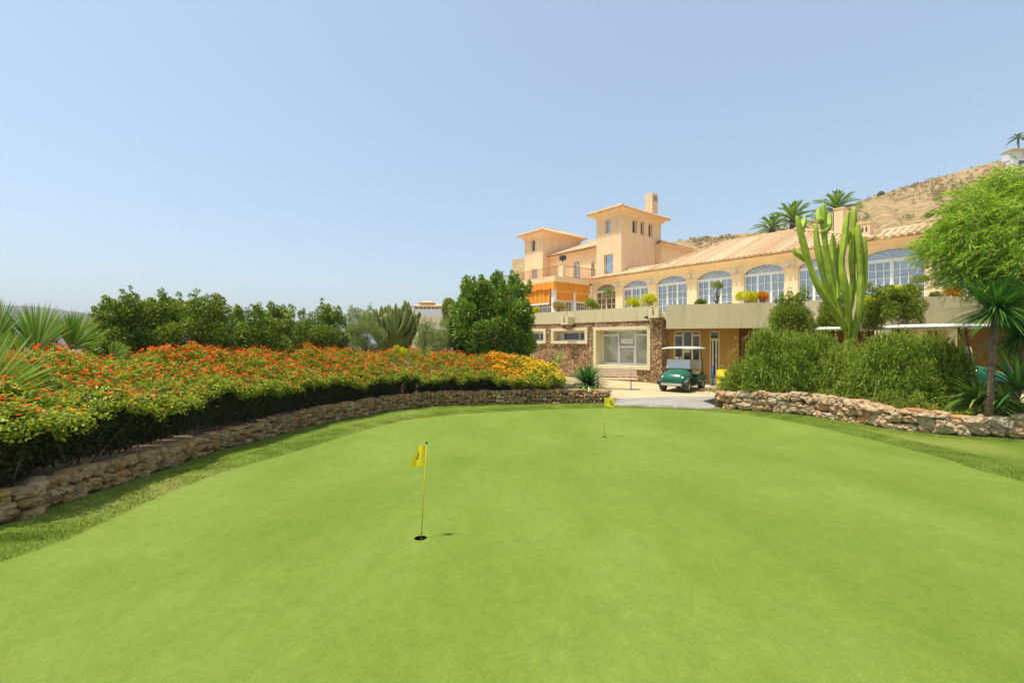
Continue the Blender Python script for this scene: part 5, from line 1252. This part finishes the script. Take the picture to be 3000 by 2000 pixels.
# ---------------------------------------------------------------- hills and far things
def hill(name, prof, D, foot, mat, seed, rough, n=140, m=34, back=1.5, cols=None):
    g = np.random.default_rng(seed); b = MB(); xs = np.linspace(prof[0][0], prof[-1][0], n); ys = np.interp(xs, [p[0] for p in prof], [p[1] for p in prof]); rows = []
    ph = g.uniform(0, 6, 12)
    def nz(x, t): return sum(math.sin(x*.011*(1.7**k)+ph[k]+t*2.3*(1.5**k))/(1.5**k) for k in range(6))
    for i in range(n):
        top = at(xs[i], ys[i], D); row = []
        for j in range(m):
            t = j/(m-1); Yj = foot+(D-foot)*t; X = (xs[i]-1500)/FOC*Yj; zt = top.z; z = foot_z(foot)+(zt-foot_z(foot))*(t**.9)
            z += nz(xs[i], t)*rough*math.sin(math.pi*t)+(abs((t*7) % 1-.5)-.25)*rough*1.2*math.sin(math.pi*t) + (g.uniform(-.3, .3)*rough*.35)
            row.append(b.vert((X, Yj, z)))
        row.append(b.vert(((xs[i]-1500)/FOC*D*back, D*back, top.z*.2))); rows.append(row)
    for i in range(n-1):
        for j in range(m): b.f.append([rows[i][j], rows[i+1][j], rows[i+1][j+1], rows[i][j+1]])
    o = b.build(name, mat, None, True); o['kind'] = 'structure'; return o
def foot_z(f): return 0 if f < 300 else -30
hill('hill', [(1500,760),(1850,735),(2000,704),(2110,690),(2215,681),(2330,660),(2480,608),(2560,575),(2650,548),(2760,515),(2900,478),(3000,458),(3300,400),(3900,330)], 190, 62, hill_mat('hill_soil', srgb(206, 166, 124), srgb(180, 148, 104), srgb(150, 134, 88), 1, .62), 7, 1.6)
HL = hill('hill', [(-900,850),(-300,880),(0,893),(120,898),(300,925),(380,955),(470,1000),(600,1060)], 1100, 500, hill_mat('far_hill_soil', srgb(132, 114, 98), srgb(104, 90, 80), srgb(88, 84, 70), .25, .6), 8, 9)
def scrub():
    g = np.random.default_rng(15); n = 2600; k = 22; px = g.uniform(1900, 3050, n); t = g.uniform(.3, 1, n); P = []
    prof = [(1500,760),(1850,735),(2000,704),(2110,690),(2215,681),(2330,660),(2480,608),(2560,575),(2650,548),(2760,515),(2900,478),(3000,458),(3300,400)]
    yt = np.interp(px, [p[0] for p in prof], [p[1] for p in prof]); Y = 62+128*t; X = (px-1500)/FOC*Y; ztop = H+(HOR-yt)/FOC*190; Z = ztop*t**.9
    C = np.stack([X, Y, Z+.3], 1); kk = np.sin(px*.021+t*9)*np.sin(px*.009-t*5)+g.normal(size=n)*.4 > -.1; C = C[kk]; n = len(C); s = g.uniform(.25, 1.0, n)**1.3; P = np.repeat(C, k, 0)+rdir(g, n*k)*np.repeat(s, k)[:, None]*np.array([[1, 1, .6]])
    o = leaves('hillside_scrub', P, rdir(g, n*k), rdir(g, n*k), .4, .28, M['scrub'], None); o['kind'] = 'stuff'
scrub()
bush('hillside_tree', 'single round dark tree on the pale hillside behind the clubhouse roof', 'tree', 2734, 120, 618, 648, 13, M['ficus'], 140, 3000, .4, .3, 14, .7, zb=30)
bush('hillside_tree', 'small lone bush on the ridge line of the hill', 'tree', 2581, 186, 562, 580, 7, M['ficus'], 141, 1500, .5, .35, 10, .6, zb=60)
# white house on the hilltop
def hill_house():
    Y = 165; p = at(2968, 485, Y); root = empty('hilltop_house', (p.x, Y, p.z), 'white modern house on the top of the hill at the right edge', 'house')
    W_ = 22; z0 = p.z; q = at(2960, 452, Y); z2 = q.z; zt = at(2960, 437, Y).z
    b = MB(); b.box(p.x, p.x+W_, Y, Y+2.5, z0-1, (z0+z2)/2+.3); b.build('lower_wall', M['white'], root)
    b = MB(); b.box(p.x-.2, p.x+W_, Y+1, Y+3.5, (z0+z2)/2+.3, zt); b.build('upper_wall', M['white'], root)
    b = MB(); b.box(p.x+2, p.x+W_, Y-.1, Y+.0, z0+.2, z0+1.8); b.box(p.x+5, p.x+W_, Y+.9, Y+.98, z2-.4, z2+1.0); b.build('window', M['glassd'], root)
    b = MB(); b.box(p.x-.6, p.x+W_, Y-.3, Y+3.6, zt, zt+.25); b.build('roof', M['frame'], root)
    b = MB(); b.box(p.x-3, p.x+W_, Y-6, Y-5.6, z0-4, z0-1.6); b.build('retaining_wall', M['frame'], root)
hill_house()
date_palm('tall thin palm standing before the sky on the hilltop', 2984, 407, 172, 3.2, 114, 62, 22, None, .3)
def villa():
    Y = 62; p = at(1250, 965, Y); root = empty('villa', (p.x, Y, p.z), 'far peach villa with tiled roofs between the candelabra plants and the round tree', 'house'); z = lambda py: at(0, py, Y).z; x = lambda px: at(px, 0, Y).x
    def hip(b, x0, x1, y0, y1, zb, h):
        cx, cy = (x0+x1)/2, (y0+y1)/2; q = [(x0, y0), (x1, y0), (x1, y1), (x0, y1)]; r = (x1-x0)*.18
        b.poly([(x0, y0, zb), (x1, y0, zb), (cx+r, cy, zb+h), (cx-r, cy, zb+h)]); b.poly([(x1, y0, zb), (x1, y1, zb), (cx+r, cy, zb+h)]); b.poly([(x1, y1, zb), (x0, y1, zb), (cx-r, cy, zb+h), (cx+r, cy, zb+h)]); b.poly([(x0, y1, zb), (x0, y0, zb), (cx-r, cy, zb+h)]); b.box(x0, x1, y0, y1, zb-.12, zb)
    b = MB(); b.box(x(1212), x(1298), Y, Y+7, z(965), z(896)); b.box(x(1226), x(1262), Y+1, Y+5, z(896), z(884)); b.build('wall', M['wall'], root)
    b = MB(); hip(b, x(1206), x(1302), Y-.4, Y+7.4, z(896), .55); hip(b, x(1222), x(1266), Y+.6, Y+5.4, z(884), .4); b.build('roof', M['tile'], root)
    for k in range(6): b = MB(); b.box(x(1218+k*12), x(1224+k*12), Y-.03, Y+.01, z(912), z(901)); b.build('window', M['glassd'], root)
    b = MB(); b.box(x(1190), x(1330), Y-8, Y-7.8, z(1030), z(936)); b.build('garden_wall', M['frame'], root)
    b = MB(); b.box(x(1240), x(1322), Y-5, Y-4.8, z(1000), z(913)); b.build('terrace_wall', M['white'], root)
villa()

# ---------------------------------------------------------------- summer haze
def haze():
    b = MB(); b.box(-1900, 1900, -30, 1900, -170, 130); me_mat = bpy.data.materials.new('haze_air'); me_mat.use_nodes = True; t = me_mat.node_tree; t.nodes.clear()
    o = t.nodes.new('ShaderNodeOutputMaterial'); v = t.nodes.new('ShaderNodeVolumePrincipled'); v.inputs['Color'].default_value = (.86, .9, 1, 1); v.inputs['Density'].default_value = HAZE; v.inputs['Anisotropy'].default_value = .2
    t.links.new(v.outputs[0], o.inputs['Volume']); o_ = b.build('haze', me_mat); o_['kind'] = 'stuff'
HAZE = .00036
haze()
